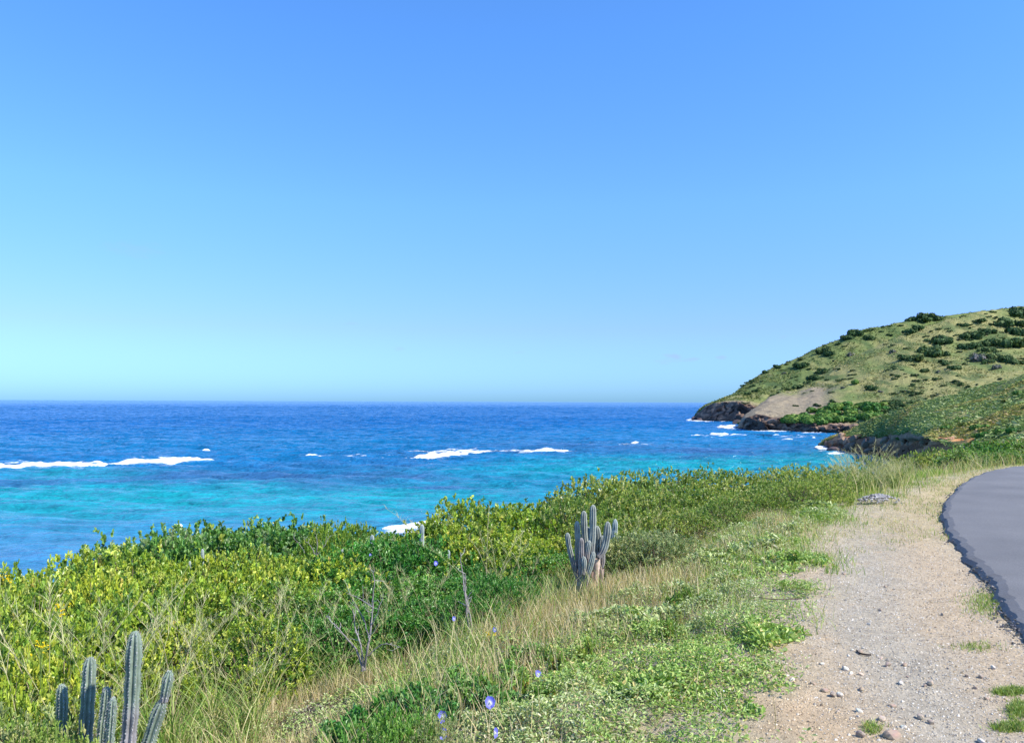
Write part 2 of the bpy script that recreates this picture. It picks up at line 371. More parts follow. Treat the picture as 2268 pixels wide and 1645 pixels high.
# ------------------------------------------------------------------ hills
def c4(cx, cy): return 666.9 + cx * .15745, 293.4 + cy * .15745   # notes taken on an enlarged view
def hill(name, px, Yb, pyc, Ys, pys, colour, rough=1.0, ncl=22, nsl=130, cliffdepth=5, keep=14):
    n = len(px); rows = []; tt = []
    B = at_depth(px, pyc, Yb)                       # only for x,y of the foot
    foot = np.array([on_plane(px[i], 460, SEA) for i in range(n)])
    ct = at_depth(px, pyc, Yb + cliffdepth)          # cliff top
    u = at_depth(px, pyc, Yb); u[:, 2] = SEA - 2
    for k in range(ncl):
        s = k / ncl
        q_ = u + (ct - u) * s; q_[:, :2] = u[:, :2] + (ct[:, :2] - u[:, :2]) * (s ** 1.5)
        rows.append(q_); tt.append(s - 1)
    for k in range(nsl):
        s = k / (nsl - 1) * 1.5
        s_ = min(s, 1)
        Yk = Yb + cliffdepth + (Ys - Yb - cliffdepth) * s
        pyk = pyc + (pys - pyc) * (s_ ** .85)
        q_ = at_depth(px, pyk, Yk)
        if s > 1:
            q_ = at_depth(px, pys, Yk); q_[:, 2] -= (s - 1) ** 1.4 * (Ys - Yb) * .55 + (Yk - Ys) * np.maximum((402 - pys) / FPX, 0)
        rows.append(q_); tt.append(s)
    V = np.stack(rows, 0); tt = np.array(tt)[:, None] * np.ones((1, n))
    x, y = V[..., 0], V[..., 1]
    cl = np.where(tt < 0, 1.0, np.exp(-tt * keep))
    ridge = 1 - np.abs(2 * fbm(x / 9 + V[..., 2] / 7, y / 9 + V[..., 2] / 9, 71, 5) - 1)
    ridge2 = 1 - np.abs(2 * fbm(x / 2.5 + V[..., 2] / 3, V[..., 2] / 2.2 + y / 4, 72, 4) - 1)
    am = cl * rough * np.clip((V[..., 2] - SEA + 2) / 3, 0, 1)
    ridge3 = fbm(x / 1.1 + V[..., 2], V[..., 2] / .9 + y / 2, 76, 3)
    V[..., 1] += (ridge - .6) * -10 * am + (ridge2 - .6) * -4.5 * am + (ridge3 - .5) * -2.0 * am
    V[..., 0] += (fbm(x / 6 + 9, V[..., 2] / 4, 73, 4) - .5) * 5 * am
    V[..., 2] += (ridge2 - .6) * 2.0 * am
    soft = np.clip(tt * 6, 0, 1) * np.where(tt > 0, 1, 0)
    gl = fbm((x * .8 - y * .5) / 22, (y * .8 + x * .5) / 90, 74, 4) - .5
    V[..., 2] += soft * rough * (gl * 4.5 + (fbm(x / 5, y / 5, 75, 4) - .5) * 1.4) * np.clip((Ys - Yb) / 60, .15, 1)
    col = colour(V, tt, cl, px[None, :] * np.ones_like(tt))
    idx = np.arange(V.shape[0] * n).reshape(V.shape[0], n)
    F = np.stack([idx[:-1, :-1], idx[:-1, 1:], idx[1:, 1:], idx[1:, :-1]], -1).reshape(-1, 4)
    o = link(name, np_mesh(name, V.reshape(-1, 3), F, M_hill, col.reshape(-1, 3), True)); tag(o, kind='structure')
    return V, tt, px
rockd = np.array([.12, .085, .068]); rockl = np.array([.32, .215, .15]); bare = np.array([.28, .225, .15]); gry = np.array([.27, .255, .10]); grg = np.array([.15, .19, .06]); dkg = np.array([.055, .09, .03]); red = np.array([.40, .22, .14])
def rockcol(V):
    x, y, z = V[..., 0], V[..., 1], V[..., 2]
    k = .5 * fbm(x / 4 + z / 3, y / 5 + z / 3, 81, 5) + .5 * fbm((x + z * 1.4) / 1.1, y / 3.5 + z / 2, 80, 4)
    c = mixc(np.broadcast_to(rockd, x.shape + (3,)), rockl * 1.15, sstep(.46, .62, k))
    return c * (1 - .6 * np.exp(-np.clip(z - SEA, 0, 99) / .9))[..., None]
def grasscol(V, greenness):
    x, y = V[..., 0], V[..., 1]
    k = sstep(.35, .65, fbm(x / 18, y / 30, 82, 5) + greenness)
    c = mixc(np.broadcast_to(gry, x.shape + (3,)), grg, k)
    k2 = sstep(.50, .62, fbm(x / 6, y / 16, 83, 5)); c = mixc(c, dkg * 1.3, k2 * .75)
    return c
def col_far(V, tt, cl, PX):
    c = grasscol(V, .12)
    nb = (fbm(V[..., 0] / 12, V[..., 1] / 12, 84, 4) - .5)
    bb = (1 - sstep(.05, .13, tt + nb * .12)) * (1 - sstep(725, 765, PX + nb * 30) * .6)
    c = mixc(c, bare, bb); rk = np.where(tt < 0, 1, 1 - sstep(.0, .035, tt + nb * .04)); return mixc(c, rockcol(V), rk)
def col_spur(V, tt, cl, PX):
    c = grasscol(V, -.1)
    nb = (fbm(V[..., 0] / 12, V[..., 1] / 12, 85, 4) - .5)
    bb = (1 - sstep(.70, .98, tt + nb * .5 + (PX - 800) / 130)) * (1 - sstep(815, 850, PX + nb * 20)) * .9
    c = mixc(c, bare * np.array([1, 1, 1.05]), bb)
    rk = np.where(tt < 0, 1, 1 - sstep(.0, .05, tt + nb * .05)); return mixc(c, rockcol(V), rk)
def col_near(V, tt, cl, PX):
    x, y = V[..., 0], V[..., 1]
    nb = (fbm(x / 8, y / 8, 86, 4) - .5)
    c = grasscol(V, .1)
    olive = np.array([.26, .21, .08])
    bnd = fbm((y * .9 + x * .3) / 9, (x * .9 - y * .3) / 60, 87, 3)
    c = mixc(c, olive, sstep(.45, .6, bnd) * .8)
    rk = np.where(tt < 0, 1, 1 - sstep(.02, .09, tt + nb * .22))
    rk = rk * (1 - sstep(930, 960, PX + nb * 30))
    c = mixc(c, rockcol(V) * np.array([1.9, 1.3, .9]), rk)
    rdm = np.exp(-((PX - 905 - nb * 30) / 26) ** 2 - ((tt - .07 + nb * .1) / .12) ** 2)
    return mixc(c, red, sstep(.15, .5, rdm))
px = np.arange(692, 1320, 1.0)
def T_(tab): 
    a_ = np.array(tab); return np.interp(px, a_[:, 0], a_[:, 1])
sky_tab = [(692, 419.5), (694, 418.3), (700, 409), (706, 404.5), (714, 401.5), (725, 396), (736, 389.5), (748, 381), (761, 371), (775, 365), (793, 358), (808, 352), (824, 345), (840, 338), (856, 331), (870, 328), (880, 326.5), (903, 321.7), (950, 315.5), (982, 311.5), (1024, 306.8), (1320, 290)]
Hf = hill('headland', px, T_([(692, 552), (700, 535), (714, 508), (737, 485), (800, 470), (1320, 430)]),
     T_([(692, 419.6), (696, 414), (700, 411), (706, 405.5), (714, 403), (725, 402), (737, 402.5), (760, 408), (1320, 408)]),
     T_([(692, 556), (714, 540), (737, 560), (800, 590), (900, 610), (1320, 640)]), T_(sky_tab), col_far, 1.0)
px = np.arange(735, 1320, 1.0)
Hs = hill('headland_spur', px, T_([(735, 352), (737, 346), (760, 335), (853, 306), (1024, 250), (1320, 240)]),
     T_([(735, 431), (737, 428), (741, 421), (745, 418), (755, 415), (769, 418), (783, 420), (816, 424), (854, 427), (1320, 427)]),
     T_([(735, 357), (745, 368), (761, 392), (797, 430), (829, 450), (903, 480), (1024, 530), (1320, 560)]),
     T_([(735, 430), (737, 427), (741, 419), (745, 414.5), (755, 408), (761, 403.6), (769, 398), (782, 393), (797, 388), (812, 379), (829, 370.5), (850, 360), (870, 350), (903, 335), (950, 319), (982, 311.6), (1024, 307.2), (1320, 291)]), col_spur, 1.0)
px = np.arange(820, 1320, 1.0)
Hn = hill('near_hillside', px, T_([(820, 207), (822, 204), (835, 196), (860, 182), (887, 168), (910, 130), (935, 85), (970, 60), (1024, 50), (1320, 45)]),
     T_([(820, 450), (822, 447.5), (828, 440), (835, 437.5), (842, 436), (852, 436), (870, 438), (887, 440), (910, 441), (935, 440), (955, 447), (1000, 452), (1320, 453)]),
     T_([(820, 210), (835, 205), (860, 196), (887, 186), (935, 160), (1024, 140), (1320, 130)]),
     T_([(820, 449.5), (822, 446.5), (828, 440), (835, 436.5), (842, 434), (852, 430.4), (862, 424.5), (871, 419.4), (887, 414.5), (903, 410), (935, 400.5), (966, 391), (982, 384.7), (1024, 367.4), (1320, 330)]), col_near, 1.1, cliffdepth=4, keep=45)

# ------------------------------------------------------------------ foliage makers
def leaves(P, Axis, length, width, col, fold=.25, roll=None):
    """obovate leaves: P base points, Axis unit directions; returns V,F,col"""
    n = len(P); Axis = Axis / np.linalg.norm(Axis, axis=1)[:, None]
    up = rng.normal(size=(n, 3)) * .55 + np.array([0, 0, 1.0]) if roll is None else roll
    side = np.cross(Axis, up); side /= np.linalg.norm(side, axis=1)[:, None] + 1e-9
    nor = np.cross(side, Axis)
    length = np.broadcast_to(length, (n,))[:, None]; width = np.broadcast_to(width, (n,))[:, None]
    b0 = P; tip = P + Axis * length - nor * length * .12
    m1 = P + Axis * length * .35; m2 = P + Axis * length * .78
    l1 = m1 + side * width * .38 + nor * width * fold; l2 = m2 + side * width * .42 + nor * width * fold * .7
    r1 = m1 - side * width * .38 + nor * width * fold; r2 = m2 - side * width * .42 + nor * width * fold * .7
    V = np.stack([b0, l1, l2, tip, r2, r1], 1).reshape(-1, 3)
    k = np.arange(n)[:, None] * 6
    F = np.concatenate([k + np.array([[0, 5, 4, 3]]), k + np.array([[0, 3, 2, 1]])], 0)
    return V, F, np.repeat(col, 6, axis=0)
def pick(pal, n, jit=.12):
    pal = np.array(pal); w_ = pal[:, 3] / pal[:, 3].sum()
    c = pal[rng.choice(len(pal), n, p=w_), :3]
    return c * (1 + rng.normal(size=(n, 1)) * jit)
def tube(path, rad, col, ns=5, mb=None):
    path = np.asarray(path, float); n = len(path); rad = np.broadcast_to(rad, (n,))
    t = np.gradient(path, axis=0); t /= np.linalg.norm(t, axis=1)[:, None] + 1e-9
    ref = np.array([0.3, .9, .2]); a_ = np.cross(t, ref); a_ /= np.linalg.norm(a_, axis=1)[:, None] + 1e-9; b_ = np.cross(t, a_)
    th = np.arange(ns) / ns * 2 * np.pi
    V = path[:, None] + (a_[:, None] * np.cos(th)[None, :, None] + b_[:, None] * np.sin(th)[None, :, None]) * rad[:, None, None]
    i = np.arange(n * ns).reshape(n, ns); j_ = np.roll(i, -1, 1)
    F = np.stack([i[:-1], j_[:-1], j_[1:], i[1:]], -1).reshape(-1, 4)
    mb.add(V.reshape(-1, 3), F, col)
def shrub_mesh(seed, W=2.0, H=1.4, lobes=9, ncl=650, per=8, ll=.055, lw=.032, pal=(), up=.5, hang=.2, spread=.75, bark=(.16, .12, .09)):
    global rng
    rng = np.random.default_rng(seed)
    cen = []; rad = []
    for i in range(lobes):
        a_ = rng.uniform(0, 6.28); r_ = math.sqrt(rng.uniform(0, 1)) * W * .33
        sz = rng.uniform(.24, .36) * min(W, H * 1.6)
        hh = rng.uniform(.35, 1.0) * (1 - .5 * (r_ / (W * .5)))
        cen.append((r_ * math.cos(a_), r_ * math.sin(a_), max(H * hh - sz * .8, sz * .4))); rad.append(sz)
    cen = np.array(cen); rad = np.array(rad)
    d = rng.normal(size=(ncl * 3, 3)); d /= np.linalg.norm(d, axis=1)[:, None]
    which = rng.integers(0, lobes, ncl * 3)
    rf_ = 1 - np.abs(rng.normal(size=ncl * 3)) * .16
    spr = rng.random(ncl * 3) < .08; rf_[spr] += rng.uniform(.05, .22, spr.sum())      # shoots that stand out of the outline
    P = cen[which] + d * rad[which][:, None] * rf_[:, None] * np.array([1, 1, .85])
    dist = np.linalg.norm((P[:, None] - cen[None]) / np.array([1, 1, .85]), axis=2) / rad[None]
    dist[np.arange(len(P)), which] = 9
    keep = (dist.min(1) > .72) & (P[:, 2] > .04)
    P = P[keep][:ncl]; d = d[keep][:ncl]; n = len(P)
    # leaf clusters round a shoot tip
    ax = d * (1 - up) + np.array([0, 0, 1.0]) * up + rng.normal(size=(n, 3)) * .25; ax /= np.linalg.norm(ax, axis=1)[:, None]
    ax_r = np.repeat(ax, per, 0); Pr = np.repeat(P, per, 0); m_ = len(Pr)
    v = rng.normal(size=(m_, 3)); v -= (v * ax_r).sum(1)[:, None] * ax_r; v /= np.linalg.norm(v, axis=1)[:, None]
    k = rng.uniform(.35, 1.3, m_)[:, None]
    dr = ax_r * (1 - hang) / k * .7 + v * spread * k
    base = Pr - ax_r * (rng.uniform(0, 1, m_)[:, None] * ll * 1.3)
    cc = pick(pal, n, .14); cl_ = np.repeat(cc, per, 0) * (1 + rng.normal(size=(m_, 1)) * .12)
    V, F, cl_ = leaves(base, dr, ll * rng.uniform(.6, 1.25, m_), lw * rng.uniform(.7, 1.2, m_), cl_)
    fol = np_mesh('foliage', V, F, M_leaf, cl_, False)
    mb = MB()
    for i in rng.choice(n, min(n, 46), replace=False):
        e = P[i]; b0 = np.array([rng.normal() * .08, rng.normal() * .08, -.15]); ctl = np.array([e[0] * .45, e[1] * .45, e[2] * .35])
        ts = np.linspace(0, 1, 6)[:, None]
        path = (1 - ts) ** 2 * b0 + 2 * ts * (1 - ts) * ctl + ts ** 2 * e; path += rng.normal(size=path.shape) * .012
        tube(path, np.linspace(.014, .003, 6), bark, 4, mb)
    return fol, mb.mesh('branches', M_bark, True), float(np.percentile(P[:, 2], 97)), W
YG = [(.36, .45, .05, 3), (.26, .38, .05, 3), (.50, .55, .12, 1.6), (.12, .22, .035, 1.8), (.50, .46, .1, .1)]
DG = [(.15, .30, .06, 3), (.22, .37, .10, 2), (.34, .44, .20, 1.4), (.06, .15, .03, 1.2), (.36, .40, .06, .15)]
BG = [(.09, .27, .04, 3), (.15, .33, .06, 2.4), (.26, .42, .13, 1.4), (.05, .14, .02, 1)]
OG = [(.26, .36, .07, 3), (.40, .46, .12, 2), (.13, .21, .04, 2), (.52, .52, .22, 1)]
PG = [(.36, .41, .18, 3), (.50, .50, .24, 1.6), (.20, .26, .09, 2), (.60, .56, .30, .6)]
KINDS = {}
def kind(nm, nvar, **kw): KINDS[nm] = [shrub_mesh(1000 + len(KINDS) * 37 + i, **kw) for i in range(nvar)]
kind('yellow', 4, W=1.9, H=1.25, lobes=15, ncl=1500, per=8, ll=.041, lw=.027, pal=YG, up=.55)
kind('dark', 3, W=2.4, H=1.5, lobes=12, ncl=1300, per=8, ll=.06, lw=.052, pal=DG, up=.3, spread=.9)
kind('vine', 3, W=1.9, H=1.2, ncl=1300, per=7, ll=.04, lw=.026, pal=BG, up=.35, lobes=12)
kind('olive', 4, W=2.0, H=1.3, lobes=15, ncl=1500, per=8, ll=.041, lw=.024, pal=OG, up=.6)
kind('pale', 2, W=1.3, H=.8, ncl=900, per=7, ll=.035, lw=.016, pal=PG, up=.3, hang=.5)
kind('low', 2, W=.9, H=.2, ncl=110, per=5, ll=.07, lw=.032, hang=.3, spread=1.3, pal=[(.16, .28, .05, 3), (.28, .38, .08, 2), (.35, .25, .07, .5)], up=.4, lobes=7)
kind('creeper', 3, W=.9, H=.28, lobes=10, ncl=260, per=6, ll=.062, lw=.036, pal=[(.10, .27, .05, 3), (.18, .36, .09, 2), (.30, .42, .16, 1)], up=.5, hang=.3, spread=1.2)
LAB = {'creeper': 'broad-leaved bright green creeper patch around the blue flowers', 'yellow': 'yellow-green shrub with oval leaves in the thicket', 'dark': 'dark green broad-leaved shrub at the seaward edge of the thicket',
       'vine': 'bright green vine-covered bush in the middle of the thicket', 'olive': 'olive-green shrub of the hedge beside the road shoulder',
       'pale': 'pale silvery green bush beside the tall cactus', 'low': 'low leafy weed among the ground cover'}
GRP = {'creeper': 'broad-leaved creeper patches', 'yellow': 'yellow-green shrubs of the thicket', 'dark': 'dark green shrubs at the seaward edge', 'vine': 'bright green vine mounds', 'olive': 'olive-green hedge shrubs', 'pale': 'pale bushes by the cactus', 'low': 'low leafy weeds'}
shrub_count = 0
def shrub_at(kd, dx, dtop, Yd, sc=1.0, zmin=.45, group=True, label=None):
    """dx, dtop: where its top shows (notes in the photo's grid); stands on the ground at forward distance Yd"""
    global shrub_count
    p = at_depth(*D2(dx, dtop), Yd); zg = gz(p[0], p[1]); h = max(p[2] - zg, zmin)
    fol, br, H0, W0 = KINDS[kd][shrub_count % len(KINDS[kd])]; shrub_count += 1
    e = empty('shrub' if kd != 'low' else 'weed', (p[0], p[1], zg), label or LAB[kd], 'shrub' if kd != 'low' else 'weed', GRP[kd] if group else None, random.uniform(0, 6.28))
    sz = min(h / H0, .9 if kd in ('low', 'creeper') else 2.0); sx = sc * (sz ** .4) * random.uniform(.9, 1.12)
    e.scale = (sx, sx, sz)
    link('foliage', fol, e); link('branches', br, e)
    return e
def row(kd, pts, Yf, n, jx=12, jy=4, sc=1.0):
    pts = np.array(pts, float)
    xs = np.linspace(pts[0, 0], pts[-1, 0], n)
    for x in xs:
        x_ = x + random.uniform(-jx, jx); y_ = np.interp(x_, pts[:, 0], pts[:, 1]) + random.uniform(-jy, jy * (1 if pts[0, 1] < 1236 and kd != 'vine' else 4))
        shrub_at(kd, x_, y_, Yf(x_) if callable(Yf) else Yf * random.uniform(.97, 1.03), sc)
# seaward edge, then rows coming towards the camera
row('dark', [(300, 1222), (345, 1198), (400, 1186), (460, 1183), (520, 1198), (570, 1188), (640, 1177), (720, 1178), (790, 1180), (840, 1196)], 18.5, 9)
row('dark', [(290, 1228), (400, 1205), (520, 1205), (700, 1190), (850, 1205)], 16.0, 8)
row('yellow', [(-60, 1215), (40, 1222), (120, 1238), (270, 1240), (300, 1238)], 11.5, 6)
row('yellow', [(320, 1256), (400, 1252), (520, 1236), (620, 1230), (700, 1232)], 12.5, 5, sc=.85)
row('yellow', [(735, 1180), (800, 1174)], 14.0, 2, sc=.5, jx=3)
row('yellow', [(-80, 1262), (100, 1275), (300, 1278), (480, 1266), (640, 1258), (730, 1258)], 10.0, 7, sc=.85)
row('yellow', [(-80, 1318), (100, 1325), (300, 1320), (480, 1305), (620, 1300)], 8.6, 5, sc=.8)
row('yellow', [(-60, 1375), (60, 1385), (160, 1405), (330, 1395), (560, 1385)], 7.5, 4, sc=.7)
row('yellow', [(-60, 1450), (40, 1465)], 6.2, 2, sc=.6)
row('vine', [(730, 1255), (800, 1218), (880, 1202), (950, 1212), (1000, 1238)], 10.5, 5, sc=.9)
row('vine', [(740, 1310), (860, 1275), (990, 1290), (1060, 1320)], 9.2, 4, sc=.85)
row('vine', [(640, 1370), (760, 1362), (900, 1345), (1020, 1365)], 8.2, 4, sc=.75)
for kd, dx, dy, Yd, sc in (('olive', 20, 1630, 4.6, .5), ('olive', 120, 1640, 4.4, .4), ('pale', 40, 1590, 4.9, .6), ('yellow', 10, 1560, 5.2, .45), ('vine', 880, 1590, 4.0, .25), ('pale', 960, 1600, 4.0, .35)):
    shrub_at(kd, dx, dy, Yd, sc, .15)
row('vine', [(1060, 1395), (1120, 1390)], 7.8, 2, sc=.5)
row('yellow', [(965, 1195), (990, 1152), (1020, 1128), (1065, 1120), (1110, 1128), (1170, 1140), (1230, 1155)], 12.4, 5)
row('yellow', [(1010, 1210), (1090, 1190), (1170, 1190), (1245, 1200)], 11.0, 4)
row('vine', [(1060, 1262), (1140, 1260), (1215, 1265)], 10.0, 3, sc=.8)
hedge = lambda off: (lambda x: np.interp(x, [1200, 1500, 1750, 1900], [13.2, 14.5, 16.0, 17.0]) + off)
row('olive', [(1230, 1118), (1262, 1092), (1300, 1080), (1350, 1072), (1420, 1064), (1500, 1058), (1600, 1050), (1700, 1043), (1800, 1037), (1880, 1040)], hedge(0), 11)
row('olive', [(1310, 1120), (1400, 1095), (1550, 1082), (1700, 1072), (1840, 1062)], hedge(-1.7), 8, sc=.85)
row('olive', [(1370, 1165), (1470, 1140), (1600, 1120), (1720, 1105)], hedge(-3.2), 6, sc=.75)
row('olive', [(1330, 1155), (1400, 1150)], 11.0, 2, sc=.7)
row('pale', [(1375, 1205), (1420, 1196), (1465, 1205)], 9.5, 3, sc=.75, jx=5)
row('pale', [(1375, 1240), (1450, 1240)], 9.0, 2, sc=.6, jx=5)
row('olive', [(1545, 1172), (1640, 1150), (1740, 1122), (1830, 1095)], lambda x: np.interp(x, [1500, 1850], [10.6, 13.0]), 5, sc=.6)

row('dark', [(2130, 1000), (2200, 985), (2260, 978)], 30, 4, sc=1.0)
row('dark', [(2235, 1003), (2262, 1000)], 23.5, 2, sc=.7)
row('olive', [(1960, 1008), (2040, 1005), (2110, 1000)], 34, 4, sc=1.1)
for dx, dy in ((800, 1530), (870, 1560), (960, 1540), (900, 1500), (1000, 1580), (1060, 1530), (820, 1600), (1130, 1490), (1010, 1500), (760, 1570), (1100, 1590), (930, 1610), (1180, 1450)):
    e_ = shrub_at('creeper', dx, dy - 8, 2.0 * 788 / (dy * KY + 14 - 401), random.uniform(.5, .75), .12); e_.name = 'creeper'; e_['category'] = 'creeper'
for dx, dy, Yd in ((1520, 1290, 7.0), (1560, 1300, 6.8), (1478, 1345, 6.0), (1300, 1385, 5.6), (1240, 1400, 5.5), (1500, 1300, 6.7), (880, 1575, 4.2), (1160, 1455, 5.0), (960, 1590, 3.9), (1080, 1475, 5.0), (1200, 1500, 4.7)):
    shrub_at('low', dx, dy + 12, Yd, random.uniform(.3, .5), .08)

# ------------------------------------------------------------------ grass
def blades(P, az, length, lean, width, col, nseg=4, droop=.6):
    n = len(P); s = np.linspace(0, 1, nseg + 1)
    az = np.asarray(az); h = np.stack([np.cos(az), np.sin(az), np.zeros(n)], 1)
    ang0 = np.asarray(lean)[:, None]; th = ang0 + droop * s[None] ** 1.5 * np.ones((n, 1))       # from the vertical
    seg = np.asarray(length)[:, None] / nseg
    dx = np.cumsum(np.sin(th[:, :-1]) * seg, 1); dz = np.cumsum(np.cos(th[:, :-1]) * seg, 1)
    dx = np.c_[np.zeros(n), dx]; dz = np.c_[np.zeros(n), dz]
    mid_ = P[:, None] + h[:, None] * dx[..., None] + np.array([0, 0, 1.0]) * dz[..., None]
    a2 = rng.uniform(0, 6.28, n); sd_ = np.stack([np.cos(a2), np.sin(a2), np.zeros(n)], 1)
    wd = (np.asarray(width)[:, None] * (1 - s[None] ** 2 * .85))[..., None] * .5
    Lf = mid_ + sd_[:, None] * wd; Rt = mid_ - sd_[:, None] * wd
    V = np.stack([Lf, Rt], 2).reshape(-1, 3); base = np.arange(n)[:, None] * (2 * (nseg + 1))
    f = np.concatenate([base + np.array([[2 * i, 2 * i + 1, 2 * i + 3, 2 * i + 2]]) for i in range(nseg)], 0)
    return V, f, np.repeat(col, 2 * (nseg + 1), axis=0), mid_[:, -1]
STRAW = [(.55, .44, .24, 3), (.62, .52, .33, 2), (.42, .32, .17, 1.4), (.32, .34, .12, .8)]
GREEN = [(.24, .34, .07, 3), (.34, .40, .13, 2), (.14, .26, .05, 2), (.46, .42, .18, 1)]
LIME = [(.26, .42, .06, 3), (.35, .42, .14, 1.5), (.15, .27, .05, 1)]
def scatter(n, xr, yr, dens):
    P = np.stack([rng.uniform(*xr, n), rng.uniform(*yr, n)], 1)
    return P[rng.random(n) < dens(P[:, 0], P[:, 1])]
def withz(P): return np.c_[P, terrain(P[:, 0], P[:, 1]) - .01]
def lawn(name, label, P, L_, W_, lean, pal, nseg=3, droop=.6, cat=None):
    P3 = withz(P); n = len(P3)
    V, F, c, _ = blades(P3, rng.uniform(0, 6.28, n), L_ * rng.uniform(.5, 1.2, n), np.abs(rng.normal(size=n)) * lean, W_ * rng.uniform(.7, 1.2, n), pick(pal, n, .15), nseg, droop)
    o = link(name, np_mesh(name, V, F, M_grass, c)); tag(o, label, cat or 'grass', kind='stuff'); return o
rng = np.random.default_rng(11)
# dry straw strip between the ground cover and the shrubs
def dens_dry(x, y):
    s = sdE(x, y); c = np.interp(y, [3, 5, 7, 9, 12], [3.2, 2.9, 2.4, 1.9, 1.3]); k = fbm(x * 1.3, y * 1.3, 91, 3)
    return np.exp(-((s - c) / np.where(s > c, 1.9, 1.1)) ** 2) * sstep(.30, .52, k + .02)
lawn('dry_grass', 'pale dry straw grass in front of the shrubs', scatter(190000, (-5, 4), (3, 13), dens_dry), .22, .006, .35, STRAW, 3, .5)
def dens_tall(x, y):
    s = sdE(x, y); k = fbm(x * .9, y * .9, 92, 3); return sstep(1.3, 3.0, s) * (1 - sstep(5.5, 7.5, s)) * sstep(.40, .6, k + .1)
lawn('green_grass', 'tall green grass growing through the edge of the thicket', scatter(60000, (-6, 4), (3.4, 13), dens_tall), .42, .008, .28, GREEN + [(.58, .50, .28, 4)], 4, .9)
def dens_fr(x, y):
    s = sdE(x, y); k = fbm(x * 1.5, y * 1.5, 93, 3); return sstep(-.3, .3, s + (k - .5)) * (1 - sstep(1.2, 2.4, s)) * sstep(.35, .6, k)
lawn('verge_grass', 'short green grass along the edge of the gravel shoulder', scatter(90000, (0, 9), (4, 18), lambda x, y: dens_fr(x, y) * sstep(5, 7.5, y)), .13, .007, .5, LIME + GREEN, 3, .8)
lawn('shoulder_grass', 'thin dry grass on the far part of the shoulder', scatter(80000, (1, 14), (8.5, 22), lambda x, y: (seg_sdist(np.stack([x, y], -1), RLs[::3]) > .02) * (sdE(x, y) < 1.5) * sstep(.45, .62, fbm(x * 1.6, y * 1.6, 94, 3) + .06 * (y - 10))), .06, .007, .6, STRAW + GREEN, 2, .6)
# bank of long grass beyond the shoulder, at the bend
def dens_bank(x, y):
    s = sdE(x, y); k = fbm(x * .7, y * .7, 95, 3); return sstep(-.3, .5, s) * (1 - sstep(5, 8, s)) * (.35 + .65 * sstep(.4, .6, k))
lawn('long_grass', 'long pale seeding grass on the bank at the bend', scatter(46000, (5.6, 34), (13.5, 40), lambda x, y: dens_bank(x, y) * sstep(11, 13.5, y - 0 * x) * (seg_sdist(np.stack([x, y], -1), RLs[::3]) > .3)), .46, .012, .35, [(.50, .44, .20, 3), (.38, .38, .14, 2), (.24, .32, .08, 1.6), (.5, .38, .24, 1)], 4, .9)
# tufts beside the road edge
tp = []
for x, y, rx, ry, k in ((2180, 1330, 45, 26, 900), (2235, 1530, 32, 6, 1300), (2255, 1570, 22, 16, 1300), (2240, 1606, 34, 8, 1300), (2160, 1430, 50, 10, 250), (1930, 1615, 20, 12, 300), (1790, 1150, 50, 14, 2200), (1800, 1175, 60, 20, 900)):
    q_ = rng.normal(size=(k, 2)) * .55 * np.array([rx, ry]) + np.array([x, y]); h_ = dplane(q_[:, 0], q_[:, 1], -.03); tp.append(h_[:, :2])
tp = np.concatenate(tp); tp = tp[seg_sdist(tp, RLs[::3]) > .0]
lawn('roadside_tufts', 'small green grass tufts beside the edge of the asphalt', tp, .04, .006, .6, GREEN + [(.30, .36, .12, 3)], 3, .8)
tp = []
for x, y, rx, ry, k in ((1700, 1152, 60, 12, 2500), (1790, 1160, 40, 12, 1500), (1900, 1096, 40, 8, 1200), (2050, 1050, 45, 8, 1800), (1600, 1190, 60, 16, 1800)):
    q_ = rng.normal(size=(k, 2)) * .55 * np.array([rx, ry]) + np.array([x, y]); h_ = dplane(q_[:, 0], q_[:, 1], -.15); tp.append(h_[:, :2])
tp = np.concatenate(tp); tp = tp[seg_sdist(tp, RLs[::3]) > .3]
lawn('fresh_grass', 'fresh bright green grass at the foot of the hedge', tp, .17, .008, .5, LIME, 3, .9)

# ------------------------------------------------------------------ ground cover, litter, gravel
rng = np.random.default_rng(12)
def gc_d(x, y):
    s = sdE(x, y); k = fbm(x * 1.2, y * 1.2, 21); k2 = fbm(x * 4, y * 4, 31); k3 = fbm(x * 2.2 + 7, y * 2.2, 97, 3)
    return sstep(-.1, .3, s + (k - .5) * .9 + (k2 - .5) * .5) * (1 - sstep(-.9, .4, s - np.interp(y, [3, 5, 7, 9, 12], [3.2, 2.9, 2.4, 1.9, 1.3])) * (1 - .5 * (1 - sstep(6.5, 8.5, y)) * (1 - sstep(4.5, 5.5, s)))) * (0.26 + .74 * sstep(.40, .50, k3 + .10 * (k2 - .5)))
P = scatter(900000, (-5, 4.8), (2.6, 13), lambda x, y: gc_d(x, y) * (np.abs(x + .3) < y * .70 + .6) * np.clip(7 / y, .35, 1) ** 1.3); P3 = withz(P); n = len(P3)
cl = fbm(P[:, 0] * 3, P[:, 1] * 3, 98, 3)
hmax = .02 + .13 * sstep(.35, .7, cl)
P3[:, 2] += rng.uniform(0, 1, n) ** .7 * hmax
kk = sstep(.42, .62, fbm(P[:, 0] * 1.6, P[:, 1] * 1.6, 99, 3) + rng.normal(size=n) * .05)
sage = pick([(.42, .48, .20, 3), (.55, .58, .34, 1.3), (.28, .38, .13, 2), (.62, .58, .38, .4)], n, .12)
lime = pick([(.30, .44, .10, 3), (.46, .55, .18, 2), (.18, .31, .06, 1.5), (.6, .5, .2, .5)], n, .12)
cc = sage * (1 - kk[:, None]) + lime * kk[:, None]
az = rng.uniform(0, 6.28, n); el = rng.uniform(-.1, 1.0, n)
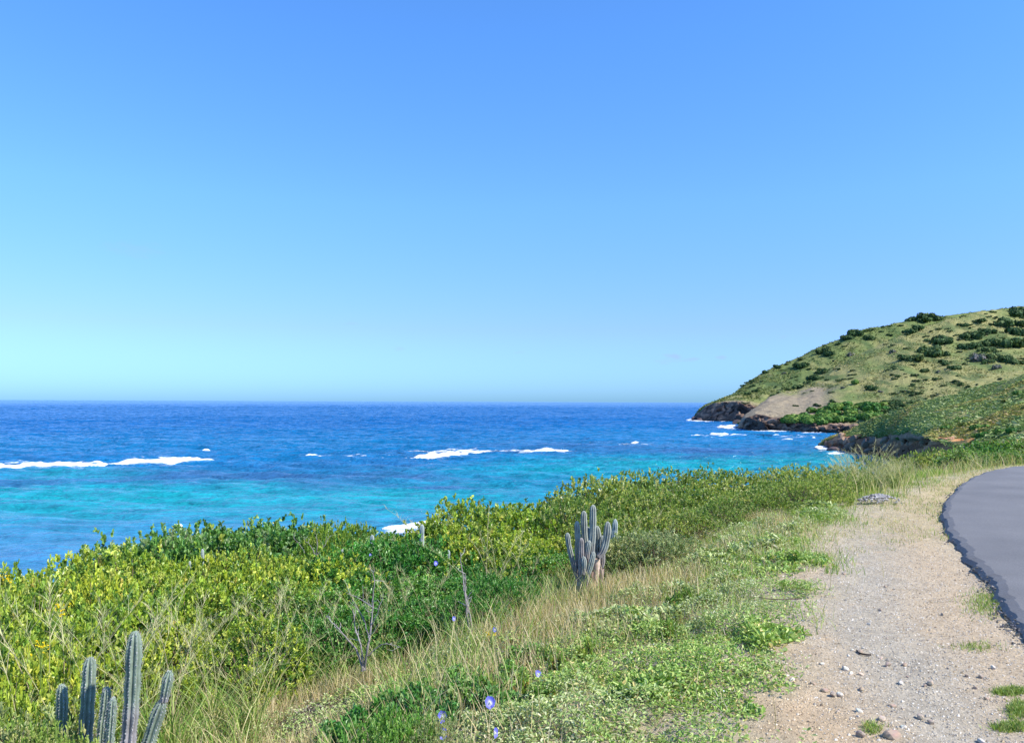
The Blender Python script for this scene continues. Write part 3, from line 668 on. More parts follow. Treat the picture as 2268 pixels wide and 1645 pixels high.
dr = np.stack([np.cos(az) * np.cos(el), np.sin(az) * np.cos(el), np.sin(el)], 1)
big = 1 + .9 * (sstep(.5, .65, fbm(P[:, 0] * 1.1 + 3, P[:, 1] * 1.1, 100, 2)))
big = big * np.clip(P[:, 1] / 7, 1, 1.5)
V, F, c = leaves(P3, dr, .023 * big * rng.uniform(.7, 1.4, n), .013 * big * rng.uniform(.7, 1.3, n), cc)
o = link('ground_cover', np_mesh('ground_cover', V, F, M_leaf1, c)); tag(o, 'pale green creeping ground cover beside the gravel shoulder', 'ground cover', kind='stuff')
# dry twigs and dead stalks lying in the gaps
P = scatter(90000, (-4, 4.5), (2.6, 12), lambda x, y: sstep(0, .5, sdE(x, y)) * (1 - sstep(4, 5, sdE(x, y)))); P3 = withz(P); n = len(P3); P3[:, 2] += rng.uniform(0, .05, n)
V, F, c, _ = blades(P3, rng.uniform(0, 6.28, n), rng.uniform(.03, .12, n), rng.uniform(1.0, 1.6, n), rng.uniform(.002, .005, n), pick([(.5, .42, .36, 3), (.34, .26, .2, 2), (.6, .5, .36, 1)], n), 2, .3)
o = link('dry_litter', np_mesh('dry_litter', V, F, M_grass, c)); tag(o, 'dry stalks and litter lying between the creeping plants', 'litter', kind='stuff')
# tiny white and yellow blossoms in the ground cover
def octa(P3, size, col, flat=.7):
    n = len(P3); base = np.array([(1, 0, 0), (-1, 0, 0), (0, 1, 0), (0, -1, 0), (0, 0, 1), (0, 0, -1), (.6, .6, .55), (-.6, .55, -.5)], float)[:6]
    v = base[None] * (1 + rng.uniform(-.35, .35, (n, 6, 1))) * np.array([1, 1, flat]) * size[:, None, None]
    a_ = rng.uniform(0, 6.28, n); ca, sa = np.cos(a_)[:, None], np.sin(a_)[:, None]
    st = rng.uniform(.6, 1.1, n)[:, None]
    x = v[..., 0] * ca - v[..., 1] * sa * st; y = v[..., 0] * sa + v[..., 1] * ca * st
    v = np.stack([x, y, v[..., 2]], -1) + P3[:, None]
    f = np.array([(0, 2, 4), (2, 1, 4), (1, 3, 4), (3, 0, 4), (2, 0, 5), (1, 2, 5), (3, 1, 5), (0, 3, 5)])
    F = (np.arange(n)[:, None, None] * 6 + f[None]).reshape(-1, 3)
    return v.reshape(-1, 3), F, np.repeat(col, 6, axis=0)
P = scatter(500, (-.5, 4), (3.4, 9.5), lambda x, y: sstep(.1, .4, sdE(x, y)) * (1 - sstep(1.6, 2.6, sdE(x, y))) * sstep(.5, .62, fbm(x * 2, y * 2, 101, 2))); P3 = withz(P); n = len(P3); P3[:, 2] += .06
V, F, c = octa(P3, rng.uniform(.005, .009, n), np.full((n, 3), .85), .5)
o = link('tiny_blossoms', np_mesh('tiny_blossoms', V, F, M_petal, c)); tag(o, 'tiny white blossoms sprinkled over the ground cover', 'blossoms', kind='stuff')
# gravel
def gr_d(x, y):
    P_ = np.stack([x, y], -1); r_ = seg_sdist(P_, RLs[::3]); s = sdE(x, y)
    return (r_ > .0) * (1 - sstep(-.1, .5, s)) * np.clip(6.5 / np.maximum(y, 1), .2, 1) ** 1.5
P = scatter(200000, (.6, 7), (3, 13), gr_d); P3 = withz(P); n = len(P3); P3[:, 2] += .011 - .015 * np.exp(-np.abs(seg_sdist(P, RLs[::3])) / .25)
r_ = seg_sdist(P, RLs[::3]); gk = np.clip(.75 * np.exp(-((r_ - 1.05 - .25 * (fbm(P[:, 0] * 1.2, P[:, 1] * 1.2, 21) - .5)) / .55) ** 2) * sstep(.35, .55, fbm(P[:, 0] * 4, P[:, 1] * 4, 31) + .25) + .8 * np.exp(-r_ / .3), 0, 1)
c1 = pick([(.58, .45, .28, 3), (.42, .32, .19, 2), (.70, .60, .45, 1), (.26, .19, .12, 1)], n, .12); c2 = pick([(.50, .45, .36, 3), (.31, .28, .235, 2), (.68, .62, .52, 1)], n, .12)
ch = rng.random(n) < gk; cc = np.where(ch[:, None], c2, c1)
V, F, c = octa(P3, (.003 + .0045 * rng.random(n) ** 3) * np.where(ch, 1.15, 1) + .006 * (rng.random(n) < .02), cc, .7)
o = link('gravel', np_mesh('gravel', V, F, M_stone, c)); tag(o, 'loose tan and grey gravel on the road shoulder', 'gravel', kind='stuff')
q_ = rng.integers(0, len(RLs) - 1, 1500); f_ = rng.random(1500)[:, None]; P = RLs[q_] * (1 - f_) + RLs[q_ + 1] * f_
P = P[(P[:, 1] > 3) & (P[:, 1] < 17) & (fbm(P[:, 0] * 3, P[:, 1] * 3, 58, 3) > .5)]; P = P + rng.normal(size=P.shape) * .05 - np.array([.02, 0]); P3 = np.c_[P, np.full(len(P), -.05) + rng.uniform(0, .07, len(P)) * np.exp(-np.abs(seg_sdist(P, RLs[::3])) / .06)]; n = len(P3)
V, F, c = octa(P3, rng.uniform(.005, .018, n), pick([(.12, .115, .10, 3), (.17, .16, .17, 1), (.3, .27, .24, .6)], n), .7)
o = link('asphalt_crumbs', np_mesh('asphalt_crumbs', V, F, M_stone, c)); tag(o, 'dark broken asphalt crumbs along the ragged road edge', 'rubble', kind='stuff')
# countable stones
def stone_mesh(seed, col):
    r2 = np.random.default_rng(seed)
    import bmesh
    bm = bmesh.new(); bmesh.ops.create_icosphere(bm, subdivisions=2, radius=1)
    for k in range(7):                                     # cut flat facets
        nv = r2.normal(size=3); nv /= np.linalg.norm(nv); d_ = r2.uniform(.45, .8)
        for v in bm.verts:
            t_ = v.co.dot(Vector(nv)) - d_
            if t_ > 0: v.co -= Vector(nv) * t_
    me = bpy.data.meshes.new('stone'); bm.to_mesh(me); bm.free()
    a = me.color_attributes.new('Col', 'FLOAT_COLOR', 'POINT')
    for i in range(len(me.vertices)): a.data[i].color = (*[c_ * r2.uniform(.9, 1.1) for c_ in col], 1)
    me.materials.append(M_stone); return me
SM = [stone_mesh(i, c_) for i, c_ in enumerate([(.58, .45, .32), (.50, .40, .29), (.66, .58, .47), (.40, .30, .21), (.50, .46, .40), (.34, .27, .21)])]
spots = [(1905, 1445, .03, 3), (1965, 1470, .03, 5), (2003, 1470, .022, 3), (1950, 1455, .02, 0), (1826, 1528, .025, 3), (1845, 1538, .03, 5), (1860, 1536, .03, 2), (1906, 1525, .025, 3), (1975, 1632, .045, 3), (2060, 1515, .03, 1), (1995, 1512, .022, 4), (1870, 1480, .028, 2), (1885, 1488, .02, 2), (1905, 1490, .02, 0), (1953, 1595, .026, 1), (1900, 1575, .028, 2), (1975, 1560, .024, 3), (2037, 1590, .026, 1), (2060, 1600, .022, 5), (1800, 1512, .02, 3), (1755, 1505, .022, 2), (1905, 1630, .03, 5), (2175, 1640, .03, 4), (2140, 1498, .018, 5), (2170, 1500, .02, 5), (2200, 1480, .022, 4), (1925, 1380, .022, 2), (1948, 1350, .02, 3), (1960, 1297, .02, 3), (1870, 1270, .02, 3), (2085, 1360, .018, 5), (1818, 1470, .022, 2), (1750, 1400, .02, 2), (2000, 1610, .02, 2), (2235, 1600, .02, 4)]
for x, y in rng.uniform((1820, 1380), (2200, 1640), (14, 2)): spots.append((x, y, rng.uniform(.009, .018), int(rng.integers(0, 6))))
for i, (x, y, r_, k) in enumerate(spots):
    p = dplane(x, y, -.03); zg = gz(p[0], p[1])
    o = link('stone', SM[k]); o.location = (p[0], p[1], zg + r_ * .25); o.scale = (r_, r_ * random.uniform(.6, .95), r_ * random.uniform(.5, .8)); o.rotation_euler = (random.uniform(-.3, .3), random.uniform(-.3, .3), random.uniform(0, 6.28))
    big = {0: 'dark brown stone lying on the dirt left of the gravel band', 8: 'largest brown stone at the bottom of the dirt shoulder', 6: 'pale flat stone between two dark ones on the dirt', 1: 'dark stone near the middle of the gravel shoulder'}
    tag(o, big.get(i, 'small angular stone lying loose on the gravel shoulder'), 'stone', 'loose stones on the gravel shoulder')
# heap of grey rubble at the foot of the hedge
p = dplane(1940, 1112, -.03)
mb = MB(); th = np.linspace(0, 1, 1)
rp = rng.normal(size=(260, 2)) * np.array([.13, .10]) + p[:2]
hz = .14 * np.exp(-(((rp - p[:2]) / np.array([.4, .22])) ** 2).sum(1))
P3 = np.c_[rp, terrain(rp[:, 0], rp[:, 1]) + hz]
V, F, c = octa(P3, rng.uniform(.015, .035, len(P3)), pick([(.32, .30, .28, 2), (.42, .40, .37, 1), (.24, .22, .20, 1)], len(P3)))
o = link('rubble_heap', np_mesh('rubble_heap', V, F, M_stone, c)); tag(o, 'low heap of grey rubble at the foot of the hedge', 'rubble', kind='stuff')

# ------------------------------------------------------------------ seeding grass clumps
def clump_mesh(seed, nb=60, ns=5, H=1.1, pal=GREEN, lean=.35):
    global rng
    rng = np.random.default_rng(seed)
    P = np.c_[rng.normal(size=(nb, 2)) * .05, np.zeros(nb)]
    V, F, c, _ = blades(P, rng.uniform(0, 6.28, nb), H * .55 * rng.uniform(.5, 1.2, nb), np.abs(rng.normal(size=nb)) * .35, np.full(nb, .011), pick(pal, nb), 5, 1.1)
    bl = np_mesh('blades', V, F, M_grass, c)
    mb = MB()
    for i in range(ns):
        az = rng.uniform(0, 6.28); ln = H * rng.uniform(.7, 1.15); l0 = abs(rng.normal()) * lean; dp = rng.uniform(.35, 1.15)
        s = np.linspace(0, 1, 9); th = l0 + dp * s ** 1.6; dx = np.r_[0, np.cumsum(np.sin(th[:-1]) * ln / 8)]; dz = np.r_[0, np.cumsum(np.cos(th[:-1]) * ln / 8)]
        b0 = np.array([rng.normal() * .04, rng.normal() * .04, 0]); path = b0 + np.stack([dx * math.cos(az), dx * math.sin(az), dz], 1)
        cs = pick([(.62, .58, .30, 2), (.50, .52, .22, 2), (.55, .45, .30, 1)], 1)[0]
        tube(path, np.linspace(.0026, .001, 9), cs, 4, mb)
        # airy head: fine side branches on the top third
        nsb = 34; tt_ = rng.uniform(.66, 1.0, nsb); bp = np.stack([np.interp(tt_, s, path[:, k]) for k in range(3)], 1)
        az2 = az + rng.normal(size=nsb) * 1.3
        V, F, c, _ = blades(bp, az2, rng.uniform(.08, .26, nsb) * (1.35 - tt_), rng.uniform(.3, .8, nsb), np.full(nsb, .0024), pick([(.62, .58, .32, 2), (.58, .50, .30, 2), (.50, .50, .24, 1)], nsb), 3, .8)
        mb.add(V, F, c)
    return bl, mb.mesh('seed_heads', M_grass)
GC = [clump_mesh(300 + i) for i in range(5)]
GD = [clump_mesh(320 + i, nb=260, ns=26, H=1.0, lean=.5, pal=[(.16, .26, .06, 3), (.24, .32, .09, 2), (.08, .16, .035, 2), (.4, .36, .16, 1)]) for i in range(2)]
def clump_at(x, y, sc, src, label, group, rz=None, sunk=0):
    e = empty('grass_clump', (x, y, gz(x, y) - sunk), label, 'grass', group, random.uniform(0, 6.28) if rz is None else rz); e.scale = (sc,) * 3
    link('blades', src[0], e); link('seed_heads', src[1], e); return e
# left foreground: plumes over the near cactus; then dotted through the edge of the thicket
CL = 'clump of tall seeding grass standing among the shrubs'
for dx, dtop, Yd in ((90, 1310, 6.0), (140, 1300, 6.2), (200, 1330, 5.8), (290, 1300, 6.0), (60, 1400, 5.2), (380, 1340, 6.0), (330, 1330, 6.6), (430, 1320, 7.0), (480, 1350, 6.5), (540, 1290, 7.6), (600, 1340, 7.0), (560, 1370, 6.2), (660, 1290, 7.8), (700, 1300, 7.5), (760, 1330, 7.4), (820, 1300, 7.6), (860, 1290, 7.8), (900, 1240, 8.4), (930, 1250, 8.2), (980, 1320, 7.6), (1010, 1330, 7.4), (1080, 1150, 9.5), (1100, 1180, 9.3), (1130, 1190, 9.2), (1160, 1230, 9.0), (1050, 1300, 7.8), (1120, 1300, 8.0), (1190, 1330, 7.6), (1250, 1330, 7.8), (1420, 1130, 10.8), (1440, 1120, 11), (1470, 1160, 10.5), (1510, 1130, 11.2), (1580, 1140, 11.3), (1640, 1120, 12), (1700, 1120, 12.2), (1760, 1100, 13), (1810, 1070, 14), (1380, 1160, 10.2), (960, 1130, 11.8), (1540, 1190, 9.8), (1480, 1210, 9.6), (1600, 1180, 10.2)):
    p = at_depth(*D2(dx, dtop), Yd); zg = gz(p[0], p[1]); h = min(max(p[2] - zg, .35), 1.9)
    clump_at(p[0], p[1], h / 1.02, GC[random.randrange(5)], CL, 'tall seeding grass clumps')
GB = 'dense dark green tussock with pale seed heads at the end of the hedge'
for i, (dx, dtop, Yd) in enumerate(((1890, 1020, 16.5), (1930, 1012, 17), (1965, 1025, 17.2), (1905, 1032, 15.6), (1950, 1040, 15.8), (1995, 1035, 17.5), (1870, 1036, 16.0), (1920, 1045, 15.0), (1980, 1050, 15.6))):
    p = at_depth(*D2(dx, dtop), Yd); zg = gz(p[0], p[1]); h = max(p[2] - zg, .4)
    clump_at(p[0], p[1], h / .7, GD[i % 2], GB, 'tussocks at the end of the hedge')
for i in range(40):
    x_ = rng.uniform(9, 24); y_ = rng.uniform(17, 30); s_ = sdE(np.array([x_]), np.array([y_]))[0]
    if .2 < s_ < 5 and seg_sdist(np.array([[x_, y_]]), RLs[::3])[0] > .8:
        clump_at(x_, y_, rng.uniform(.45, .75), GD[i % 2], 'pale seeding grass clump on the bank at the bend', 'grass clumps at the bend')

# ------------------------------------------------------------------ cacti
def cactus_stem(path, rad, ribs=8, col=(.34, .40, .38), old=(.36, .34, .35), parent=None, spines=True, tipcol=None, oldfrac=.4, wood=0):
    """ribbed column along a path from base to tip"""
    path = np.asarray(path, float); P = catmull(path, 8); q = np.r_[0, np.cumsum(np.linalg.norm(np.diff(P, axis=0), axis=1))]; Ln = q[-1]
    ns_ = max(int(Ln / .018), 12); s = np.linspace(0, 1, ns_) ** 1.0
    s = np.unique(np.r_[s, 1 - np.array([.6, .35, .18, .08, .02, .004]) * rad * 2.2 / Ln])
    c_ = np.stack([np.interp(s * Ln, q, P[:, k]) for k in range(3)], 1); n = len(s)
    t = np.gradient(c_, axis=0); t /= np.linalg.norm(t, axis=1)[:, None]
    ref = np.array([1., 0, 0]); b_ = np.cross(t, ref); b_ /= np.linalg.norm(b_, axis=1)[:, None]; a_ = np.cross(b_, t)
    d = (1 - s) * Ln; k = np.clip(d / (rad * 2.4), 0, 1); r_ = rad * np.sqrt(np.clip(1 - (1 - k) ** 2.2, 0, 1)); r_ = np.maximum(r_, rad * .02)
    r_ *= (1 + .05 * np.sin(q[-1] * s / .17 * 6.28 + rad * 100)) * (1 - .18 * (1 - s) ** 3 * (1 - wood))
    m_ = ribs * 6; th = np.arange(m_) / m_ * 2 * np.pi; rb = np.abs(np.cos(th * ribs / 2)); prof_ = .52 + .52 * rb ** 1.1
    rr_ = r_[:, None] * prof_[None]
    V = c_[:, None] + (a_[:, None] * np.cos(th)[None, :, None] + b_[:, None] * np.sin(th)[None, :, None]) * rr_[..., None]
    i = np.arange(n * m_).reshape(n, m_); j_ = np.roll(i, -1, 1)
    F = np.stack([i[:-1], j_[:-1], j_[1:], i[1:]], -1).reshape(-1, 4)
    nz = fbm(s * Ln * 9 + rad * 77, s * 0, 7, 3)
    ko = (1 - sstep(oldfrac - .15, oldfrac + .2, s + (nz - .5) * .3))[:, None]
    cc = np.array(col) * (1 - ko) + np.array(old) * ko
    cc = cc[:, None, :] * (.93 + .12 * rb ** 3)[None, :, None]
    me = np_mesh('stem', V.reshape(-1, 3), F, M_cact, cc.reshape(-1, 3), True)
    o = link('stem', me, parent)
    if spines:
        mb = MB(); step = .017
        ks = np.arange(.02, Ln - .004, step); VV = []; CC = []
        for r0_ in range(ribs):
            th0 = r0_ * 2 * np.pi / ribs
            for q0 in ks:
                ii = min(int(np.searchsorted(s, q0 / Ln)), n - 1)
                ct = np.cos(th0) * a_[ii] + np.sin(th0) * b_[ii]; p0 = c_[ii] + ct * r_[ii] * 1.03
                for _ in range(3):
                    dv = ct + rng.normal(size=3) * .65; dv /= np.linalg.norm(dv); VV.append((p0, dv, rng.uniform(.008, .018)))
        P0 = np.array([v[0] for v in VV]); Dv = np.array([v[1] for v in VV]); ln = np.array([v[2] for v in VV])[:, None]
        sdv = np.cross(Dv, [0.1, .2, 1]); sdv /= np.linalg.norm(sdv, axis=1)[:, None]
        Vs = np.stack([P0 - sdv * .0022, P0 + sdv * .0022, P0 + Dv * ln], 1).reshape(-1, 3); Fs = np.arange(len(Vs)).reshape(-1, 3)
        link('spines', np_mesh('spines', Vs, Fs, M_spine, np.full((len(Vs), 3), .42)), o)
    return o
rng = np.random.default_rng(21)
def crop8(cx, cy, Yd): return at_depth(np.array(cx * .26455 / 3.0), np.array((1850 + cy * .26455) / 3.0027), np.array(Yd))
def crop7(cx, cy, Yd): return at_depth(np.array((1600 + cx * .24316) / 2.999), np.array((1450 + cy * .24316) / 3.0027), np.array(Yd))
b0 = crop8(1400, 1600, 4.7)
e = empty('cactus', (0, 0, 0), 'clump of grey-green column cactus stems at the bottom left corner', 'cactus')
def stems8(lst):
    for pts, Yd, wpx, ofr in lst:
        path = [crop8(x, y, Yd) for x, y in pts]
        rad = wpx * .26455 / 3 / FPX * Yd / 2 * .9
        cactus_stem(path[::-1], rad, 8, parent=e, oldfrac=ofr, col=(.20, .25, .19), old=(.27, .25, .26))
stems8([([(1530, 160), (1515, 500), (1490, 1000), (1450, 1500), (1420, 1900), (1400, 2300)], 4.7, 185, .55),
        ([(1022, 455), (1005, 800), (985, 1150), (970, 1500), (1000, 1900), (1100, 2300)], 4.9, 160, .5),
        ([(700, 760), (705, 1000), (700, 1200), (720, 1500), (900, 2200)], 5.0, 132, .3),
        ([(1210, 790), (1195, 1000), (1160, 1250), (1150, 1600), (1230, 2200)], 4.75, 108, .2),
        ([(1282, 915), (1265, 1200), (1245, 1500), (1260, 2200)], 4.6, 100, .2),
        ([(1925, 610), (1890, 780), (1855, 960)], 4.75, 125, .1),
        ([(1850, 930), (1780, 1130), (1680, 1450), (1560, 1900), (1450, 2300)], 4.75, 160, .5)])
# the tall cactus by the dry grass
e = empty('cactus', tuple(crop7(650, 1440, 8.5)), 'tall many-stemmed grey column cactus standing at the edge of the dry grass', 'cactus')
inv = Matrix.Translation(-e.location)
def stem7(pts, Yd, wpx, ofr=.3, par=e, **kw):
    off = np.array(par.location)
    Yd *= .945; path = [crop7(x, y, Yd) - off for (x, y) in pts]
    return cactus_stem(path[::-1], wpx * .24316 / 3 / FPX * Yd / 2, 8, parent=par, oldfrac=ofr, col=(.29, .31, .27), old=(.28, .25, .23), spines=False, **kw)
for pts, Yd, wpx, ofr in (
        ([(735, 262), (732, 500), (722, 750), (690, 1000), (650, 1200)], 8.85, 80, .35),
        ([(620, 335), (622, 520), (632, 700), (640, 850), (630, 1050)], 9.0, 78, .3),
        ([(535, 462), (545, 640), (545, 820), (550, 1000), (580, 1180)], 8.95, 70, .5),
        ([(416, 605), (432, 740), (462, 880), (500, 1020), (560, 1200)], 8.9, 62, .4),
        ([(590, 670), (588, 850), (586, 1050), (596, 1200), (590, 1450)], 8.75, 66, 1.2),
        ([(782, 520), (790, 660), (788, 800), (770, 980)], 9.05, 84, .2),
        ([(742, 480), (750, 660), (755, 800), (740, 980)], 9.1, 70, .2),
        ([(668, 530), (672, 650), (675, 800), (670, 1000)], 9.15, 62, .2),
        ([(914, 468), (912, 600), (890, 740), (850, 850), (800, 905)], 8.85, 88, .15),
        ([(852, 640), (845, 760), (850, 880), (840, 1000), (790, 1120)], 9.0, 72, .5),
        ([(745, 840), (720, 950), (690, 1060), (650, 1180), (620, 1350)], 8.72, 70, .4),
        ([(612, 895), (625, 960), (625, 1040), (610, 1120)], 8.7, 60, .2),
        ([(690, 700), (665, 860), (650, 980), (640, 1100)], 8.8, 64, .6)):
    stem7(pts, Yd, wpx, ofr)
# its old woody trunks
off = np.array(e.location)
for pts, w_, c_ in (([(600, 1110), (590, 1220), (585, 1330), (590, 1480)], 95, (.34, .30, .28)), ([(775, 930), (770, 1080), (755, 1250), (770, 1490)], 85, (.50, .38, .30)), ([(700, 1080), (705, 1250), (690, 1460)], 90, (.22, .15, .12)), ([(840, 1050), (830, 1200), (820, 1420)], 60, (.30, .22, .19))):
    mb = MB(); path = catmull(np.array([crop7(x, y, 8.42) - off for x, y in pts]), 10)
    rad = w_ * .24316 / 3 / FPX * 8.42 / 2; m_ = 20; th = np.arange(m_) / m_ * 2 * np.pi; n = len(path); ss = np.linspace(0, 3, n)
    rr_ = rad * (.75 + .5 * fbm(th[None] * 2.2 + 3, ss[:, None] * .8, 55, 3))
    V = path[:, None] + np.stack([np.cos(th)[None] * rr_, np.sin(th)[None] * rr_, np.zeros_like(rr_)], -1)
    i = np.arange(n * m_).reshape(n, m_); j_ = np.roll(i, -1, 1); F = np.stack([i[:-1], j_[:-1], j_[1:], i[1:]], -1).reshape(-1, 4)
    link('trunk', np_mesh('trunk', V.reshape(-1, 3), F, M_bark, (np.array(c_)[None, None] * (.7 + .6 * fbm(th[None] * 6, ss[:, None] * 2, 56, 3))[..., None]).reshape(-1, 3), True), e)
# more cactus behind and in the thicket: (label, stems as (x, ytop, ybase, width) in the enlarged notes, depth)
def small_cactus(label, stems, Yd, conv, unit):
    p0 = conv(stems[0][0], stems[0][2], Yd); e = empty('cactus', tuple(p0), label, 'cactus'); zg = gz(p0[0], p0[1])
    for x, yt, yb, w_ in stems:
        a_ = conv(x, yt, Yd) - p0; b_ = conv(x - 4, yb, Yd) - p0; rad = w_ * unit / FPX * Yd / 2
        base = np.array([b_[0] * .6, 0, min(b_[2], 0) - max(0, p0[2] - zg)])
        cactus_stem([base, b_ * .9 + base * .1, a_], rad, 8, parent=e, oldfrac=.2, spines=False, col=(.36, .41, .38))
small_cactus('grey column cactus behind the pale bush, right of the tall cactus', [(1008, 438, 650, 62), (995, 538, 650, 62), (1070, 650, 760, 40)], 10.2, crop7, .24316 / 3)
def cropb(cx, cy, Yd): return at_depth(np.array((950 + cx * .19841) / 2.999), np.array((1530 + cy * .19841) / 3.0027), np.array(Yd))
u_ = .19841 / 3
small_cactus('slim cactus stem standing in front of the white surf', [(1592, 212, 470, 66)], 11.0, cropb, u_)
small_cactus('short cactus tip at the right end of the white surf', [(1735, 205, 330, 44)], 12.5, cropb, u_)
small_cactus('grey cactus tip left of the surf, above the bright green vines', [(838, 372, 500, 62)], 11.2, cropb, u_)
small_cactus('grey cactus tip at the left of the bright green vines', [(388, 588, 705, 60)], 10.8, cropb, u_)
small_cactus('grey cactus tip at the right of the bright green vines', [(1985, 600, 690, 70)], 10.6, cropb, u_)
def cropa(cx, cy, Yd): return at_depth(np.array((450 + cx * .13228) / 2.999), np.array((1530 + cy * .13228) / 3.0027), np.array(Yd))
small_cactus('pale cactus of two stems in front of the dark green shrubs', [(1190, 875, 1190, 75), (905, 1150, 1270, 60)], 12.3, cropa, .13228 / 3)

def fpos_(dx, dy, lift):
    d = dirs(*D2(dx, dy)); d = d / d[1]
    for Yd in np.arange(2.2, 25, .03):
        p = np.array([0, 0, EYE]) + d * Yd
        if p[2] < gz(p[0], p[1]) + lift: return p
    return p
# ------------------------------------------------------------------ dead shrubs, sticks
def crop2(cx, cy, Yd): return at_depth(np.array((900 + cx * .47304) / 2.999), np.array((1450 + cy * .47304) / 3.0027), np.array(Yd))
def dead(name, label, polys, Yd, cat):
    p0 = crop2(*polys[0][0][0], Yd); mb = MB(); e = link(name, None); 
    for pts, r0_, r1_ in polys:
        path = np.array([crop2(x, y, Yd + rng.normal() * .05) - p0 for x, y in pts]); path = catmull(path, 5); path += rng.normal(size=path.shape) * .004
        tube(path, np.linspace(r0_, r1_, len(path)), np.array((.27, .24, .23)) * rng.uniform(.8, 1.1), 6, mb)
        nb = max(2, len(path) // 3)
        for _ in range(nb):
            k = rng.integers(len(path) // 3, len(path)); q0 = path[k]; dv = rng.normal(size=3) * .5 + np.array([0, 0, .6]); dv /= np.linalg.norm(dv); L1 = rng.uniform(.05, .16)
            tube(np.array([q0, q0 + dv * L1 * .5 + rng.normal(size=3) * .01, q0 + dv * L1]), np.array([r1_, r1_ * .8, .0012]), (.36, .33, .32), 4, mb)
    bpy.data.objects.remove(e)
    o = link(name, mb.mesh(name, M_bark, True)); o.location = tuple(p0); tag(o, label, cat)
dead('dead_bush', 'bare grey dead bush with thin spreading twigs in front of the vines', [
    ([(400, 1180), (350, 1050), (270, 950), (170, 840)], .011, .003), ([(405, 1180), (380, 1020), (345, 900), (335, 800)], .009, .003),
    ([(410, 1180), (430, 1020), (455, 850), (465, 680), (468, 540)], .011, .003), ([(450, 900), (500, 800), (530, 700)], .006, .002), ([(440, 1000), (400, 860), (330, 730)], .006, .002), ([(420, 1100), (520, 1020), (640, 1040)], .006, .002), ([(455, 780), (380, 730), (300, 700)], .005, .002)], 6.6, 'dead bush')
dead('dead_stick', 'thin bleached upright dead stems standing in the grass', [
    ([(1095, 960), (1080, 850), (1050, 720), (1030, 600), (1012, 440)], .012, .003), ([(1075, 960), (1060, 830), (1045, 700), (1050, 570)], .010, .004), ([(1085, 960), (1075, 800), (1040, 650)], .008, .003)], 7.1, 'dead stems')
dead('dead_twigs', 'grey leafless twigs at the back of the thicket', [
    ([(100, 460), (70, 400), (20, 350)], .008, .002), ([(100, 460), (110, 380), (100, 340)], .008, .002), ([(100, 460), (150, 400), (190, 330)], .008, .002), ([(30, 440), (0, 390), (-40, 350)], .007, .002)], 12.0, 'twigs')

for lab, pts, r_, c_, lift in (('thin reddish bare twig lying across the ground cover beside the dirt', [(1672, 1318), (1700, 1326), (1740, 1327), (1775, 1325)], .004, (.20, .12, .10), .05), ('short black crooked twig on the middle of the dirt shoulder', [(1897, 1440), (1903, 1446), (1915, 1449), (1928, 1450)], .006, (.05, .04, .035), .015)):
    P_ = []
    for x_, y_ in pts:
        q = fpos_(x_, y_, lift); P_.append(q)
    P_ = np.array(P_); mb = MB(); tube(catmull(P_ - P_[0], 4), r_, c_, 6, mb); o = link('twig', mb.mesh('twig', M_bark, True)); o.location = tuple(P_[0]); tag(o, lab, 'twig')
for lab, x_, y_, L1, c_ in (('dry dark brown leaf standing upright in the ground cover', 1438, 1372, .07, (.16, .09, .05)), ('curled tan leaf at the upper edge of the ground cover', 1352, 1335, .06, (.5, .38, .24)), ('reddish brown leaf lying below the dark leafy weed', 1492, 1340, .05, (.35, .14, .07)), ('small dark brown leaf at the left part of the ground cover', 1258, 1368, .05, (.24, .10, .06)), ('broad pale leaf lying flat near the dirt edge', 1496, 1588, .05, (.55, .42, .33))):
    q = fpos_(x_, y_, .05); V, F, c = leaves(np.array([[0, 0, 0.]]), np.array([[.3, -.2, .9 if 'upright' in lab else .25]]), L1, L1 * .4, np.array([c_]))
    o = link('dry_leaf', np_mesh('dry_leaf', V, F, M_leaf1, c)); o.location = tuple(q); tag(o, lab, 'leaf')
